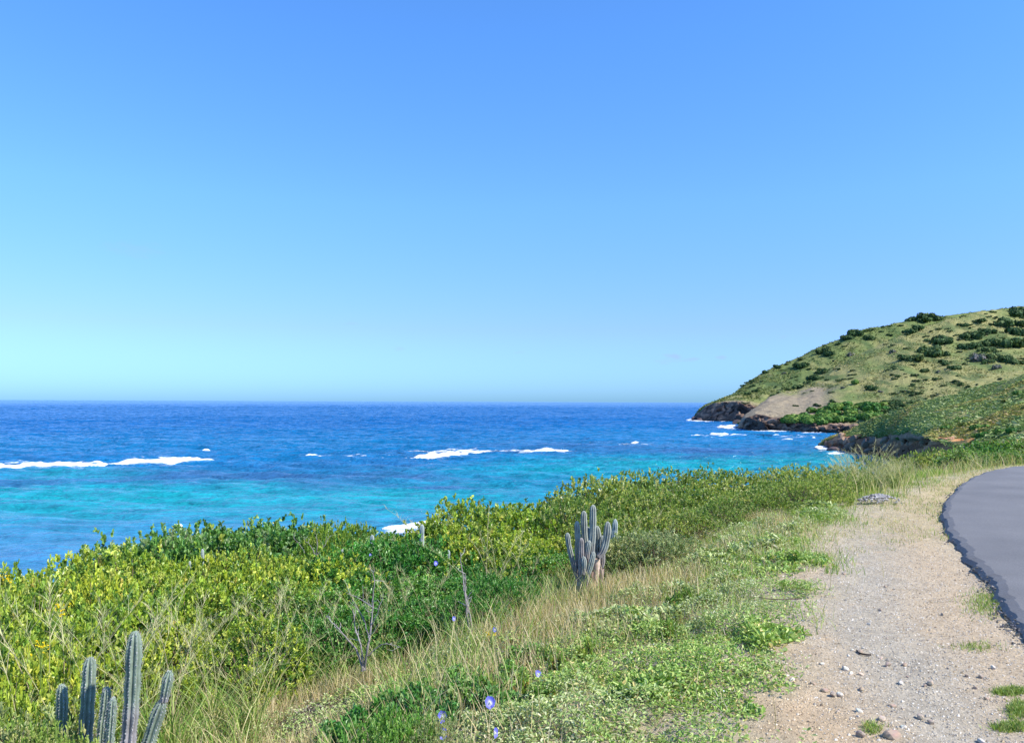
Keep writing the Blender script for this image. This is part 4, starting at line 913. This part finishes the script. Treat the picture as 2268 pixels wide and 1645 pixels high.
# ------------------------------------------------------------------ blue pea flowers
def flower(label, p, s, face, hidden=.0):
    e = empty('blue_flower', tuple(p), label, 'flower'); e.scale = (s,) * 3
    e.rotation_euler = Vector(face).to_track_quat('Z', 'Y').to_euler()
    n = 28; th = np.arange(n) / n * 2 * np.pi; rings = [0.12, .35, .6, .82, .97, 1.03]
    V = []; cc = []
    for r_ in rings:
        wv = 1 + .05 * np.sin(th * 7) + .04 * np.sin(th * 3 + 1)
        x = np.cos(th) * r_ * .85 * wv; y = np.sin(th) * r_ * 1.0 * wv; z = .28 * r_ ** 2 - .18 * np.exp(-(x / .25) ** 2) * r_ + .05 * np.sin(th * 5) * r_ ** 3
        V.append(np.stack([x, y, z], 1)); k = sstep(.15, .5, np.array([r_ + 0 * th]).ravel() - .18 * (np.sin(th) < -.2) * 1.0)
        cc.append(np.array((.75, .74, .70)) * (1 - k[:, None]) + np.array((.17, .17, .72)) * k[:, None])
    V = np.concatenate(V); cc = np.concatenate(cc); i = np.arange(len(V)).reshape(-1, n); j_ = np.roll(i, -1, 1)
    F = np.stack([i[:-1], j_[:-1], j_[1:], i[1:]], -1).reshape(-1, 4)
    link('petal', np_mesh('petal', V, F, M_petal, cc, True), e)
    th = np.linspace(0, np.pi, 7); mb = MB()
    path = np.stack([np.zeros(7), -.35 + .5 * np.linspace(0, 1, 7), .10 + .18 * np.sin(th)], 1); tube(path, .02 + .11 * np.sin(th * .9 + .2), (.72, .72, .6), 8, mb)
    link('keel', mb.mesh('keel', M_petal, True), e)
    mb = MB(); tube(np.array([(0, .7, -.1), (0, .5, -.4), (0, 0, -.5), (0, -.3, -1.6), (.2, -.4, -3.5)]) * 1.0, np.linspace(.10, .05, 5), (.16, .3, .06), 6, mb); link('stalk', mb.mesh('stalk', M_grass, True), e)
def crop5(cx, cy, Yd): return at_depth(np.array((1000 + cx * .26455) / 2.999), np.array((1900 + cy * .26455) / 3.0027), np.array(Yd))
def fY(px_, py_, lift):
    for Yd in np.arange(2.5, 20, .02):
        p = at_depth(np.array(px_), np.array(py_), np.array(Yd))
        if p[2] < gz(p[0], p[1]) + lift: return float(Yd)
    return 10.
def fpos(conv, cx, cy, lift):
    a_ = conv(cx, cy, 1.0); d = (a_ - np.array([0, 0, EYE]))
    for Yd in np.arange(2.2, 20, .03):
        p = np.array([0, 0, EYE]) + d * Yd
        if p[2] < gz(p[0], p[1]) + lift: return p
    return p
for lab, cv, cx, cy, lift, s, face in (
        ('round open blue flower with white centre, largest of the blue flowers', crop5, 1775, 780, .15, .032, (.1, -1, .45)),
        ('blue flower half turned above broad green leaves, upper of the two left ones', crop5, 1238, 945, .16, .031, (-.25, -1, .4)),
        ('blue flower partly behind green leaves near the bottom edge', crop5, 1238, 1135, .15, .03, (.1, -1, .5)),
        ('crumpled dark blue flower at the bottom, lower right of the blue flowers', crop5, 1825, 1125, .12, .026, (.9, -.4, .1)),
        ('folded deep blue flower among the leaves, left of the open blue flowers', crop5, 1010, 830, .14, .022, (-.9, -.3, .2)),
        ('small blue flower standing alone in the middle of the ground cover', crop2, 1507, 1210, .12, .026, (.6, -.8, .6)),
        ('tiny pale blue flower by the foot of the dry grass', crop2, 1235, 925, .15, .02, (0, -1, .3)),
        ('pale blue flower high on the bright green vines', crop2, 446, 453, .95, .019, (0, -1, .4)),
        ('pale blue flower on the right side of the bright green vines', crop2, 862, 506, .9, .018, (0, -1, .4)),
        ('tiny blue flower low in the grass under the vines', crop2, 568, 812, .55, .02, (.2, -1, .4)),
        ('small deep blue flower beside the bleached dead stems', crop2, 975, 856, .4, .018, (.4, -1, .2)),
        ('small blue flower caught in the twigs of the dead bush', crop2, 392, 985, .35, .02, (0, -1, .3))):
    flower(lab, fpos(cv, cx, cy, lift), s, face)
# little yellow blossom sprays
for lab, (dx, dy), Yd in (('spray of small yellow flowers under the tall grass at far left', (140, 1352), 6.3), ('spray of yellow flowers low at the left, above the cactus', (92, 1430), 5.8), ('cluster of yellow flowers in the dry grass near the dead stems', (1088, 1402), 6.6), ('single yellow flower cluster at the left edge', (14, 1282), 7.6)):
    p = at_depth(*D2(dx, dy), Yd); P3 = p + rng.normal(size=(16, 3)) * .03; mb = MB()
    V, F, c = leaves(np.repeat(P3, 5, 0), rng.normal(size=(80, 3)) + np.array([0, -.3, .5]), .012, .011, np.tile([.8, .62, .02], (80, 1)))
    mb.add(V, F, c); 
    for q_ in P3[:6]: tube(np.array([q_, (q_ + p) / 2 - [0, 0, .08], p - [0, 0, .3]]), .0018, (.25, .35, .08), 4, mb)
    o = link('yellow_flowers', mb.mesh('yellow_flowers', M_petal)); tag(o, lab, 'flowers')

# ------------------------------------------------------------------ buoy / white dots
p = on_plane(*D2(395, 1171), SEA); 
mb = MB()
def lathe(mb, prof_, col, ns=20, c0=(0, 0, 0)):
    th = np.arange(ns) / ns * 2 * np.pi; P_ = np.array(prof_)
    V = np.stack([P_[:, None, 0] * np.cos(th)[None], P_[:, None, 0] * np.sin(th)[None], P_[:, None, 1] * np.ones((1, ns))], -1) + np.array(c0)
    i = np.arange(V.shape[0] * ns).reshape(-1, ns); j_ = np.roll(i, -1, 1); mb.add(V.reshape(-1, 3), np.stack([i[:-1], j_[:-1], j_[1:], i[1:]], -1).reshape(-1, 4), col)
e = empty('buoy', tuple(p), 'small white buoy floating just beyond the dark green shrubs', 'buoy')
lathe(mb, [(.02, -.35), (.25, -.3), (.40, -.1), (.42, .1), (.34, .33), (.2, .45), (.02, .5)], (.8, .8, .78)); link('float', mb.mesh('float', M_foam, True), e)
mb = MB(); lathe(mb, [(.03, .48), (.06, .5), (.06, .62), (.02, .64)], (.5, .3, .2), 10); link('top_ring', mb.mesh('top_ring', M_foam, True), e)

# ------------------------------------------------------------------ breakers and foam
rng = np.random.default_rng(33)
def breaker(label, d0, d1, hgt, depth, lob=1.0, group=None):
    hgt *= .5; depth *= .8 if hgt > .5 else .6
    """white rolling wave crest between two points of the sea"""
    a_ = on_plane(*D2(*d0), SEA); b_ = on_plane(*D2(*d1), SEA); Ln = np.linalg.norm((b_ - a_)[:2]); n = max(int(Ln / .25), 24); m_ = 18
    u = np.linspace(0, 1, n); v = np.linspace(-1, 1, m_)
    ax = (b_ - a_)[:2] / Ln; nx = np.array([ax[1], -ax[0]])
    nx = nx if nx[1] < 0 else -nx
    U, Vv = np.meshgrid(u, v, indexing='ij')
    env = np.clip(np.sin(np.pi * np.clip(U, .002, .998)) ** .45, .05, 1) * (.5 + .9 * fbm(U * Ln / 7 + d0[0], U * 0, 44, 3)) * (.55 + .9 * fbm(U * Ln / 1.6 + Vv * 3, Vv * 2 + d0[0], 48, 3))
    nzz = fbm(U * Ln / 1.4, Vv * depth / 1.0 + 5, 45, 4)
    cy = (fbm(U * Ln / 16, U * 0 + 2, 46, 3) - .5) * depth * 3.0
    off = cy + Vv * depth * env
    x = a_[0] + ax[0] * U * Ln + nx[0] * off; y = a_[1] + ax[1] * U * Ln + nx[1] * off
    z = SEA - .25 + hgt * env * (1 - np.abs(Vv) ** 1.6) * (.55 + .9 * nzz) + .22 + swell(x, y)
    z = np.where(np.abs(Vv) > .99, SEA - .5 + swell(x, y), z)
    i = np.arange(n * m_).reshape(n, m_); F = np.stack([i[:-1, :-1], i[:-1, 1:], i[1:, 1:], i[1:, :-1]], -1).reshape(-1, 4)
    V = np.stack([x, y, z], -1).reshape(-1, 3); c = np.array([.72, .76, .80]) * (.72 + .4 * fbm(V[:, 0] * 1.3, V[:, 1] * .9, 47, 3))[:, None]; 
    o = link('breaking_wave', np_mesh('breaking_wave', V, F, M_foam, c, True)); tag(o, label, 'wave', group)
breaker('long white breaker rolling over the reef at the left edge', (-220, 1052), (245, 1030), 1.5, 2.6)
breaker('bright white breaker right of the long one on the left reef', (200, 1030), (478, 1023), 1.6, 2.4)
breaker('tiny whitecap on the dark swell beyond the left breaker', (450, 1001), (468, 1000), 1.1, 1.2)
breaker('very thin white crest between the two main breakers', (668, 1012), (706, 1011), .6, 1.0)
breaker('white breaker in the middle of the bay, nearer of the two', (898, 1019), (1055, 1013), 1.5, 2.4)
breaker('white breaker in the middle of the bay, right of the nearer one', (1165, 1004), (1266, 1002), 1.8, 2.8)
breaker('thin foam line joining the two middle breakers', (1010, 1004), (1180, 1001), .5, 1.2)
breaker('small whitecap right of the middle breakers', (1400, 983), (1418, 982.5), 1.3, 1.5)
breaker('leftmost white wave below the headland', (1523, 966), (1555, 965), 1.3, 2.2)
breaker('second white wave from the left below the headland', (1568, 964), (1614, 965), 1.5, 2.2)
breaker('third white wave from the left below the headland', (1617, 968), (1665, 968), 1.4, 2.0)
breaker('small white wave close under the rocky spur', (1706, 965), (1730, 965), .8, 1.4)
breaker('white wave in the mouth of the small cove', (1726, 977), (1755, 978), 1.0, 1.6)
breaker('tiny white wave at the back of the small cove', (1798, 972), (1806, 972), .7, .9)
breaker('broad white surf washing ashore behind the bright green vines', (850, 1176), (1000, 1163), .9, 1.5)
# thin foam lying on the water: flat sheets full of holes
m, t, out = mat_new('thin_foam'); L = t.links
tcn = node(t, 'ShaderNodeTexCoord'); mp = node(t, 'ShaderNodeMapping'); mp.inputs['Scale'].default_value = (.35, .9, 1); L.new(tcn.outputs['Object'], mp.inputs[0])
n1_ = node(t, 'ShaderNodeTexNoise', i_Scale=.9, i_Detail=8., i_Roughness=.7); L.new(mp.outputs[0], n1_.inputs['Vector'])
a = node(t, 'ShaderNodeAttribute', attribute_name='Col')
s1 = node(t, 'ShaderNodeMath', operation='ADD'); L.new(n1_.outputs[0], s1.inputs[0]); L.new(a.outputs['Fac'], s1.inputs[1])
mr = node(t, 'ShaderNodeMapRange', i_1=.98, i_2=1.12, i_3=0., i_4=1.); L.new(s1.outputs[0], mr.inputs[0])
df = node(t, 'ShaderNodeBsdfDiffuse', i_Color=(.8, .83, .86, 1)); tr = node(t, 'ShaderNodeBsdfTransparent'); ms = node(t, 'ShaderNodeMixShader')
L.new(mr.outputs[0], ms.inputs[0]); L.new(tr.outputs[0], ms.inputs[1]); L.new(df.outputs[0], ms.inputs[2]); L.new(ms.outputs[0], out.inputs[0]); M_tf = m
mb = MB()
for cx, cy, rx, ry, amt in ((120, 1026, 200, 9, .35), (350, 1014, 170, 7, .25), (1010, 1001, 170, 8, .42), (1180, 1002, 130, 6, .4), (760, 1014, 200, 7, .2), (1400, 985, 120, 5, .25), (1600, 966, 110, 5, .3), (1760, 968, 90, 4, .3), (1545, 930, 34, 4, .75), (1590, 932, 50, 3, .6), (1620, 948, 30, 5, .6), (1600, 947, 20, 3, .5), (1700, 956, 70, 2.5, .45), (1820, 996, 22, 8, .6), (1850, 1006, 30, 4, .5), (1800, 960, 60, 2, .35), (900, 1180, 90, 14, .42), (285, 1236, 50, 10, .35), (1040, 1160, 60, 12, .25)):
    U, Vv = np.meshgrid(np.linspace(-1, 1, 150), np.linspace(-1, 1, 50)); p = on_plane((cx + U * rx) * KX, (cy + Vv * ry) * KY, SEA + .2); p[..., 2] += swell(p[..., 0], p[..., 1]) * (1 if cy < 1100 else 1)
    wgt = np.clip(1 - (U ** 2 + Vv ** 2), 0, 1) ** .6 * (amt * .75 + .26)
    i = np.arange(U.size).reshape(U.shape); F = np.stack([i[:-1, :-1], i[1:, :-1], i[1:, 1:], i[:-1, 1:]], -1).reshape(-1, 4)
    mb.add(p.reshape(-1, 3), F, wgt.reshape(-1, 1) * np.ones((1, 3)))
o = link('sea_foam', mb.mesh('sea_foam', M_tf)); tag(o, 'thin white foam drifting on the water around reef and rocks', 'foam', kind='stuff')

# ------------------------------------------------------------------ bushes on the hills
rng = np.random.default_rng(44)
def far_bush_mesh(seed, pal, n=420, flat=.6):
    r2 = np.random.default_rng(seed)
    nl = 6; cen = np.c_[r2.normal(size=(nl, 2)) * .42, r2.uniform(.15, .5, nl)]; rad = r2.uniform(.35, .6, nl)
    d = r2.normal(size=(n, 3)); d /= np.linalg.norm(d, axis=1)[:, None]; wch = r2.integers(0, nl, n)
    P = cen[wch] + d * (rad[wch] * (1 - .25 * r2.random(n) ** 2))[:, None]; P[:, 2] *= flat; keep = P[:, 2] > -.05; P = P[keep]; d = d[keep]; m_ = len(P)
    a_ = r2.normal(size=(m_, 3)); s_ = np.cross(d + r2.normal(size=(m_, 3)) * .5, a_); s_ /= np.linalg.norm(s_, axis=1)[:, None]; t_ = np.cross(s_, d); t_ /= np.linalg.norm(t_, axis=1)[:, None]
    z_ = r2.uniform(.08, .19, m_)[:, None]
    V = np.stack([P - s_ * z_, P - t_ * z_, P + s_ * z_, P + t_ * z_], 1).reshape(-1, 3); F = np.arange(m_ * 4).reshape(-1, 4)
    pal = np.array(pal); c = pal[r2.integers(0, len(pal), m_)] * (1 + r2.normal(size=(m_, 1)) * .18)
    return np_mesh('bush', V, F, M_bush, np.repeat(c, 4, axis=0))
FB = [far_bush_mesh(500 + i, [(.045, .085, .028), (.07, .12, .035), (.09, .14, .05)]) for i in range(4)]
FG = [far_bush_mesh(510 + i, [(.07, .17, .03), (.11, .22, .04), (.16, .25, .06)], 700) for i in range(3)]
FO = [far_bush_mesh(520 + i, [(.16, .19, .04), (.20, .17, .045), (.10, .15, .035)], flat=.45) for i in range(3)]
FP = [far_bush_mesh(530 + i, [(.22, .20, .19), (.16, .17, .12), (.12, .15, .07)]) for i in range(2)]
def surf(H, pxq, tq_):
    V, tt, px_ = H; k = tt[:, 0]; j = int(np.clip(round(pxq - px_[0]), 0, len(px_) - 1)); i = int(np.argmin(np.abs(k - tq_))); return V[i, j]
def screen(P):
    v = CMn.T @ (np.asarray(P) - np.array([0, 0, EYE])); return 512 + FPX * v[0] / -v[2], 371 - FPX * v[1] / -v[2]
def col_rows(H):
    V, tt, px_ = H; v = (V - np.array([0, 0, EYE])) @ CMn; return 371 - FPX * v[..., 1] / -v[..., 2]
PYs = {id(h): col_rows(h) for h in (Hf, Hs, Hn)}
def find(H, px_, py_):
    V, tt, pxs = H; j = int(round(px_ - pxs[0]))
    if j < 0 or j >= len(pxs): return None
    c = PYs[id(H)][:, j]; ok = np.where((tt[:, 0] >= 0) & (tt[:, 0] <= 1.0))[0]; i = ok[np.argmin(np.abs(c[ok] - py_))]
    if abs(c[i] - py_) > 2.5: return None
    return V[i, j]
nb_ = 0
def bush(H, px_, py_, r_, src, label, group, hz=None):
    global nb_
    p = find(H, px_, py_)
    if p is None: return
    o = link('bush', src[nb_ % len(src)]); nb_ += 1
    o.location = tuple(p - np.array([0, 0, r_ * .1])); o.rotation_euler = (0, 0, random.uniform(0, 6.28)); o.scale = (r_, r_, (hz or r_) * random.uniform(.8, 1.15)); tag(o, label, 'bush', group)
LB = 'dark green bush on the grassy hillside'; GBH = 'dark bushes on the hillside'
# the clumps one can tell apart, from the enlarged notes: x, y, radius in its pixels
for cx, cy, rr_, k in ((1030, 380, 45, 0), (870, 455, 45, 0), (1160, 390, 30, 1), (1200, 260, 45, 0), (1270, 290, 40, 0), (1150, 280, 35, 0), (1560, 230, 40, 0), (1620, 210, 45, 0), (1540, 250, 30, 0), (1640, 165, 50, 0), (1700, 160, 45, 0), (1560, 165, 35, 0), (1360, 245, 22, 0), (1420, 268, 16, 0), (2000, 175, 32, 0), (1885, 205, 28, 0), (1960, 265, 55, 0), (2030, 245, 35, 0), (2160, 190, 60, 0), (2230, 130, 55, 0), (1730, 310, 60, 0), (1690, 385, 65, 0), (1750, 440, 35, 0), (1820, 470, 35, 0), (1840, 480, 30, 0), (1910, 340, 45, 0), (2060, 320, 50, 0), (2170, 330, 75, 0), (2230, 260, 60, 0), (2100, 410, 60, 0), (1980, 420, 60, 1), (2040, 360, 40, 0), (2220, 450, 50, 0), (1550, 420, 55, 0), (1620, 495, 28, 0), (1715, 545, 22, 0), (1720, 500, 18, 1), (1300, 610, 34, 0), (1355, 625, 15, 1), (1470, 525, 20, 0), (1570, 580, 18, 0), (1640, 550, 14, 0), (1430, 370, 26, 1), (1860, 585, 25, 0), (1840, 660, 25, 0), (1200, 570, 30, 2), (1120, 600, 18, 1), (990, 500, 40, 0), (940, 540, 40, 0), (890, 565, 30, 0), (830, 595, 30, 0), (770, 610, 28, 0), (720, 630, 26, 0), (680, 655, 22, 0), (2100, 470, 30, 1), (560, 620, 22, 0), (500, 640, 22, 0), (540, 590, 18, 0), (620, 500, 22, 0), (740, 510, 16, 1), (700, 470, 18, 0), (850, 420, 20, 0), (2150, 420, 55, 0), (1950, 330, 40, 0), (2030, 440, 40, 0), (2250, 200, 50, 0)):
    q = c4(cx, cy); H = Hs if (cx > 640 and cy > 1050 - cx * .55) or cx > 1700 else Hf
    for H_ in ((Hs, Hf) if H is Hs else (Hf, Hs)):
        p = find(H_, *q)
        if p is not None: break
    if p is None: continue
    dist = p[1]; r_ = rr_ * .15745 / FPX * dist * 1.15
    n_ = 1 if rr_ < 34 else 3
    for kk_ in range(n_):
        f = 1 if n_ == 1 else .82
        bush(H_, q[0] + (0 if n_ == 1 else random.uniform(-1, 1) * rr_ * .1), q[1] + (0 if n_ == 1 else random.uniform(-.6, .6) * rr_ * .06), r_ * f, (FB, FP, FG)[k], LB if k != 1 else 'bare greyish bush on the grassy hillside', GBH if k != 1 else 'greyish bushes on the hillside', r_ * f * 1.25)
# skyline fringe and loose scatter
cnt = 0
while cnt < 45:
    px_ = rng.uniform(742, 1022); j = px_; y_ = np.interp(px_, [s_[0] for s_ in sky_tab], [s_[1] for s_ in sky_tab]) + rng.uniform(.6, 5)
    H_ = Hf if px_ < 960 else Hs; p = find(H_, px_, y_)
    if p is None or rng.random() > .35 + .65 * (fbm(np.array([px_ / 25]), np.array([0.]), 66, 2)[0] > .47): cnt += .2; continue
    bush(H_, px_, y_, rng.uniform(1.0, 2.6), FB, 'dark green bush along the crest of the headland', 'bushes along the crest'); cnt += 1
def small_shrubs():
    base_ = [np.array([v.co for v in me.vertices]) for me in FB[:3]]; VV = []; CC = []; cnt = 0
    while cnt < 260:
        px_ = rng.uniform(735, 1024); y_ = rng.uniform(315, 425); p = find(Hs, px_, y_)
        if p is None: p = find(Hf, px_, y_)
        if p is None: continue
        k = fbm(np.array([px_ / 30.]), np.array([y_ / 12.]), 67, 3)[0]
        if rng.random() > sstep(.42, .65, np.array(k)): continue
        b_ = base_[cnt % 3]; b_ = b_[:(len(b_) // 4) * 4]; sel = rng.permutation(len(b_) // 4)[:110]; q_ = b_.reshape(-1, 4, 3)[sel]
        r_ = rng.uniform(.6, 1.7); q_ = (q_ - q_.mean(1, keepdims=True)) * 1.5 + q_.mean(1, keepdims=True)
        VV.append((q_ * r_ + p).reshape(-1, 3)); CC.append(np.repeat(pick([(.05, .09, .03, 3), (.08, .13, .04, 2), (.14, .14, .09, 1)], 110), 4, axis=0)); cnt += 1
    V = np.concatenate(VV); o = link('hillside_shrubs', np_mesh('hillside_shrubs', V, np.arange(len(V)).reshape(-1, 4), M_bush, np.concatenate(CC))); tag(o, 'small dark shrubs sprinkled over the grassy hillside', 'shrubs', kind='stuff')
small_shrubs()
# bright green sea-grape thicket above the spur's rocks
for i in range(64):
    cx = rng.uniform(770, 1330); top = np.interp(cx, [760, 850, 1000, 1150, 1250, 1330], [800, 770, 715, 680, 672, 700]); bot = np.interp(cx, [760, 900, 1050, 1200, 1330], [830, 828, 825, 820, 780])
    bush(Hs, *c4(cx, rng.uniform(top + 15, bot)), rng.uniform(3.0, 4.4), FG, 'bright green rounded bush in the thicket above the spur rocks', 'bright green bushes above the spur rocks')
for i in range(22):
    bush(Hs, *c4(rng.uniform(1370, 1560), rng.uniform(680, 760)), rng.uniform(1.8, 2.8), FB, 'dark green bush in the gully beside the bright green thicket', 'bushes in the gully')
# wind-cropped scrub on the near hillside and low growth over all hills: uncountable
def scrub(H, name, label, n, dens, pal, size, hmul=1.0):
    V, tt, px_ = H; ok = np.where((tt[:, 0] >= 0.02) & (tt[:, 0] <= 1.12))[0]
    i = rng.choice(ok, n); j = rng.integers(0, min(len(px_), int(1060 - px_[0])), n)
    P = V[i, j] + rng.normal(size=(n, 3)) * np.array([.4, .6, .05]); t_ = tt[i, j]; pq = px_[j]
    k = dens(P, t_, pq); keep = rng.random(n) < k; P = P[keep]; n = len(P)
    az = rng.uniform(0, 6.28, n); L_ = size * rng.uniform(.5, 1.4, n)
    s_ = np.stack([np.cos(az), np.sin(az), rng.normal(size=n) * .3], 1) * L_[:, None]; u_ = np.stack([rng.normal(size=n) * .5, rng.normal(size=n) * .5, np.full(n, 1.)], 1) * L_[:, None] * hmul
    V4 = np.stack([P - s_, P - s_ * .6 + u_, P + s_ * .7 + u_ * .9, P + s_], 1).reshape(-1, 3)
    c = pal(P, n)
    o = link(name, np_mesh(name, V4, np.arange(n * 4).reshape(-1, 4), M_bush, np.repeat(c, 4, axis=0))); tag(o, label, 'scrub', kind='stuff')
def near_pal(P, n):
    b_ = fbm((P[:, 1] * .9 + P[:, 0] * .3) / 9, (P[:, 0] * .9 - P[:, 1] * .3) / 60, 87, 3)
    k = sstep(.45, .58, b_)[:, None]
    return (pick([(.25, .32, .11, 3), (.16, .24, .07, 2), (.34, .38, .19, 1.4)], n) * (1 - k) + pick([(.36, .30, .10, 2), (.27, .29, .08, 2), (.40, .30, .17, 1)], n) * k)
scrub(Hn, 'hillside_scrub', 'dense wind-cropped green and olive scrub on the near hillside', 160000, lambda P, t_, pq: sstep(.05, .12, t_ + .3 * (fbm(P[:, 0] / 8, P[:, 1] / 8, 86, 4) - .5)) * (1 - sstep(.35, .7, np.exp(-((pq - 905) / 26) ** 2 - ((t_ - .07) / .12) ** 2))) * (.15 + .85 * sstep(.42, .5, fbm(P[:, 0] / 4, P[:, 1] / 4, 88, 3))), near_pal, .24, .42)
scrub(Hs, 'hillside_grass', 'yellow-green rough grass covering the slope above the spur', 34000, lambda P, t_, pq: sstep(.75, 1.0, t_ + (pq - 800) / 130) * sstep(.35, .6, fbm(P[:, 0] / 7, P[:, 1] / 14, 89, 3)), lambda P, n: pick([(.25, .24, .09, 3), (.19, .21, .07, 2), (.10, .14, .045, 2), (.30, .27, .13, 1)], n), .38, .8)
scrub(Hf, 'headland_grass', 'rough green grass and low scrub on the headland', 34000, lambda P, t_, pq: sstep(.08, .2, t_) * sstep(.3, .6, fbm(P[:, 0] / 7, P[:, 1] / 14, 89, 3)), lambda P, n: pick([(.20, .22, .075, 3), (.13, .17, .05, 3), (.07, .11, .035, 1.5), (.27, .25, .11, 1)], n), .5, .8)
for i in range(60):
    px_ = rng.uniform(850, 1024); y_ = rng.uniform(385, 452)
    bush(Hn, px_, y_, rng.uniform(.6, 1.3), FG if rng.random() < .3 else FO, 'rounded green bush in the scrub of the near hillside', 'bushes on the near hillside')
# boulders at the waterline
SR = [stone_mesh(40 + i, (.11, .08, .075)) for i in range(3)]
SN = [stone_mesh(60 + i, c_) for i, c_ in enumerate([(.26, .18, .12), (.18, .125, .09), (.34, .22, .14)])]
V_, tt_, px_ = Hn
for k in range(80):
    j = int(rng.integers(2, 118)); i_ = int(rng.integers(9, 25)); p = V_[i_, j]
    if p[2] < SEA - .2: continue
    r_ = rng.uniform(.45, 1.25); o = link('cliff_rock', SN[k % 3]); o.location = tuple(p + np.array([0, r_ * .35, -r_ * .15])); o.scale = (r_ * rng.uniform(.7, 1.5), r_, r_ * rng.uniform(.6, 1.1)); o.rotation_euler = tuple(rng.uniform(-1, 1, 2)) + (rng.uniform(0, 6.28),)
    tag(o, 'jagged brown rock on the low cliff under the near hillside', 'rock', 'rocks of the low near cliff')
def boulder(dx, dy, r_, label):
    p = on_plane(*D2(dx, dy), SEA); o = link('boulder', SR[int(dx) % 3]); o.location = (p[0], p[1], SEA + r_ * .15); o.scale = (r_ * 1.3, r_, r_ * .8); o.rotation_euler = (.2, .1, dx); tag(o, label, 'boulder', 'boulders at the waterline')
for dx, dy, r_, lab in ((1537, 930, 2.6, 'dark boulder at the very tip of the headland'), (1548, 932, 2.0, 'small dark boulder just inside the headland tip'), (1632, 940, 3.0, 'dark boulder in the surf between headland and spur'), (1634, 951, 1.6, 'dark rock at the tip of the spur'), (1822, 990, 1.4, 'dark rock at the tip of the near hillside'), (1829, 998, 1.2, 'dark rock in the foam below the near hillside tip'), (1846, 1003, 1.6, 'larger dark rock under the near hillside cliff')):
    boulder(dx, dy, r_, lab)
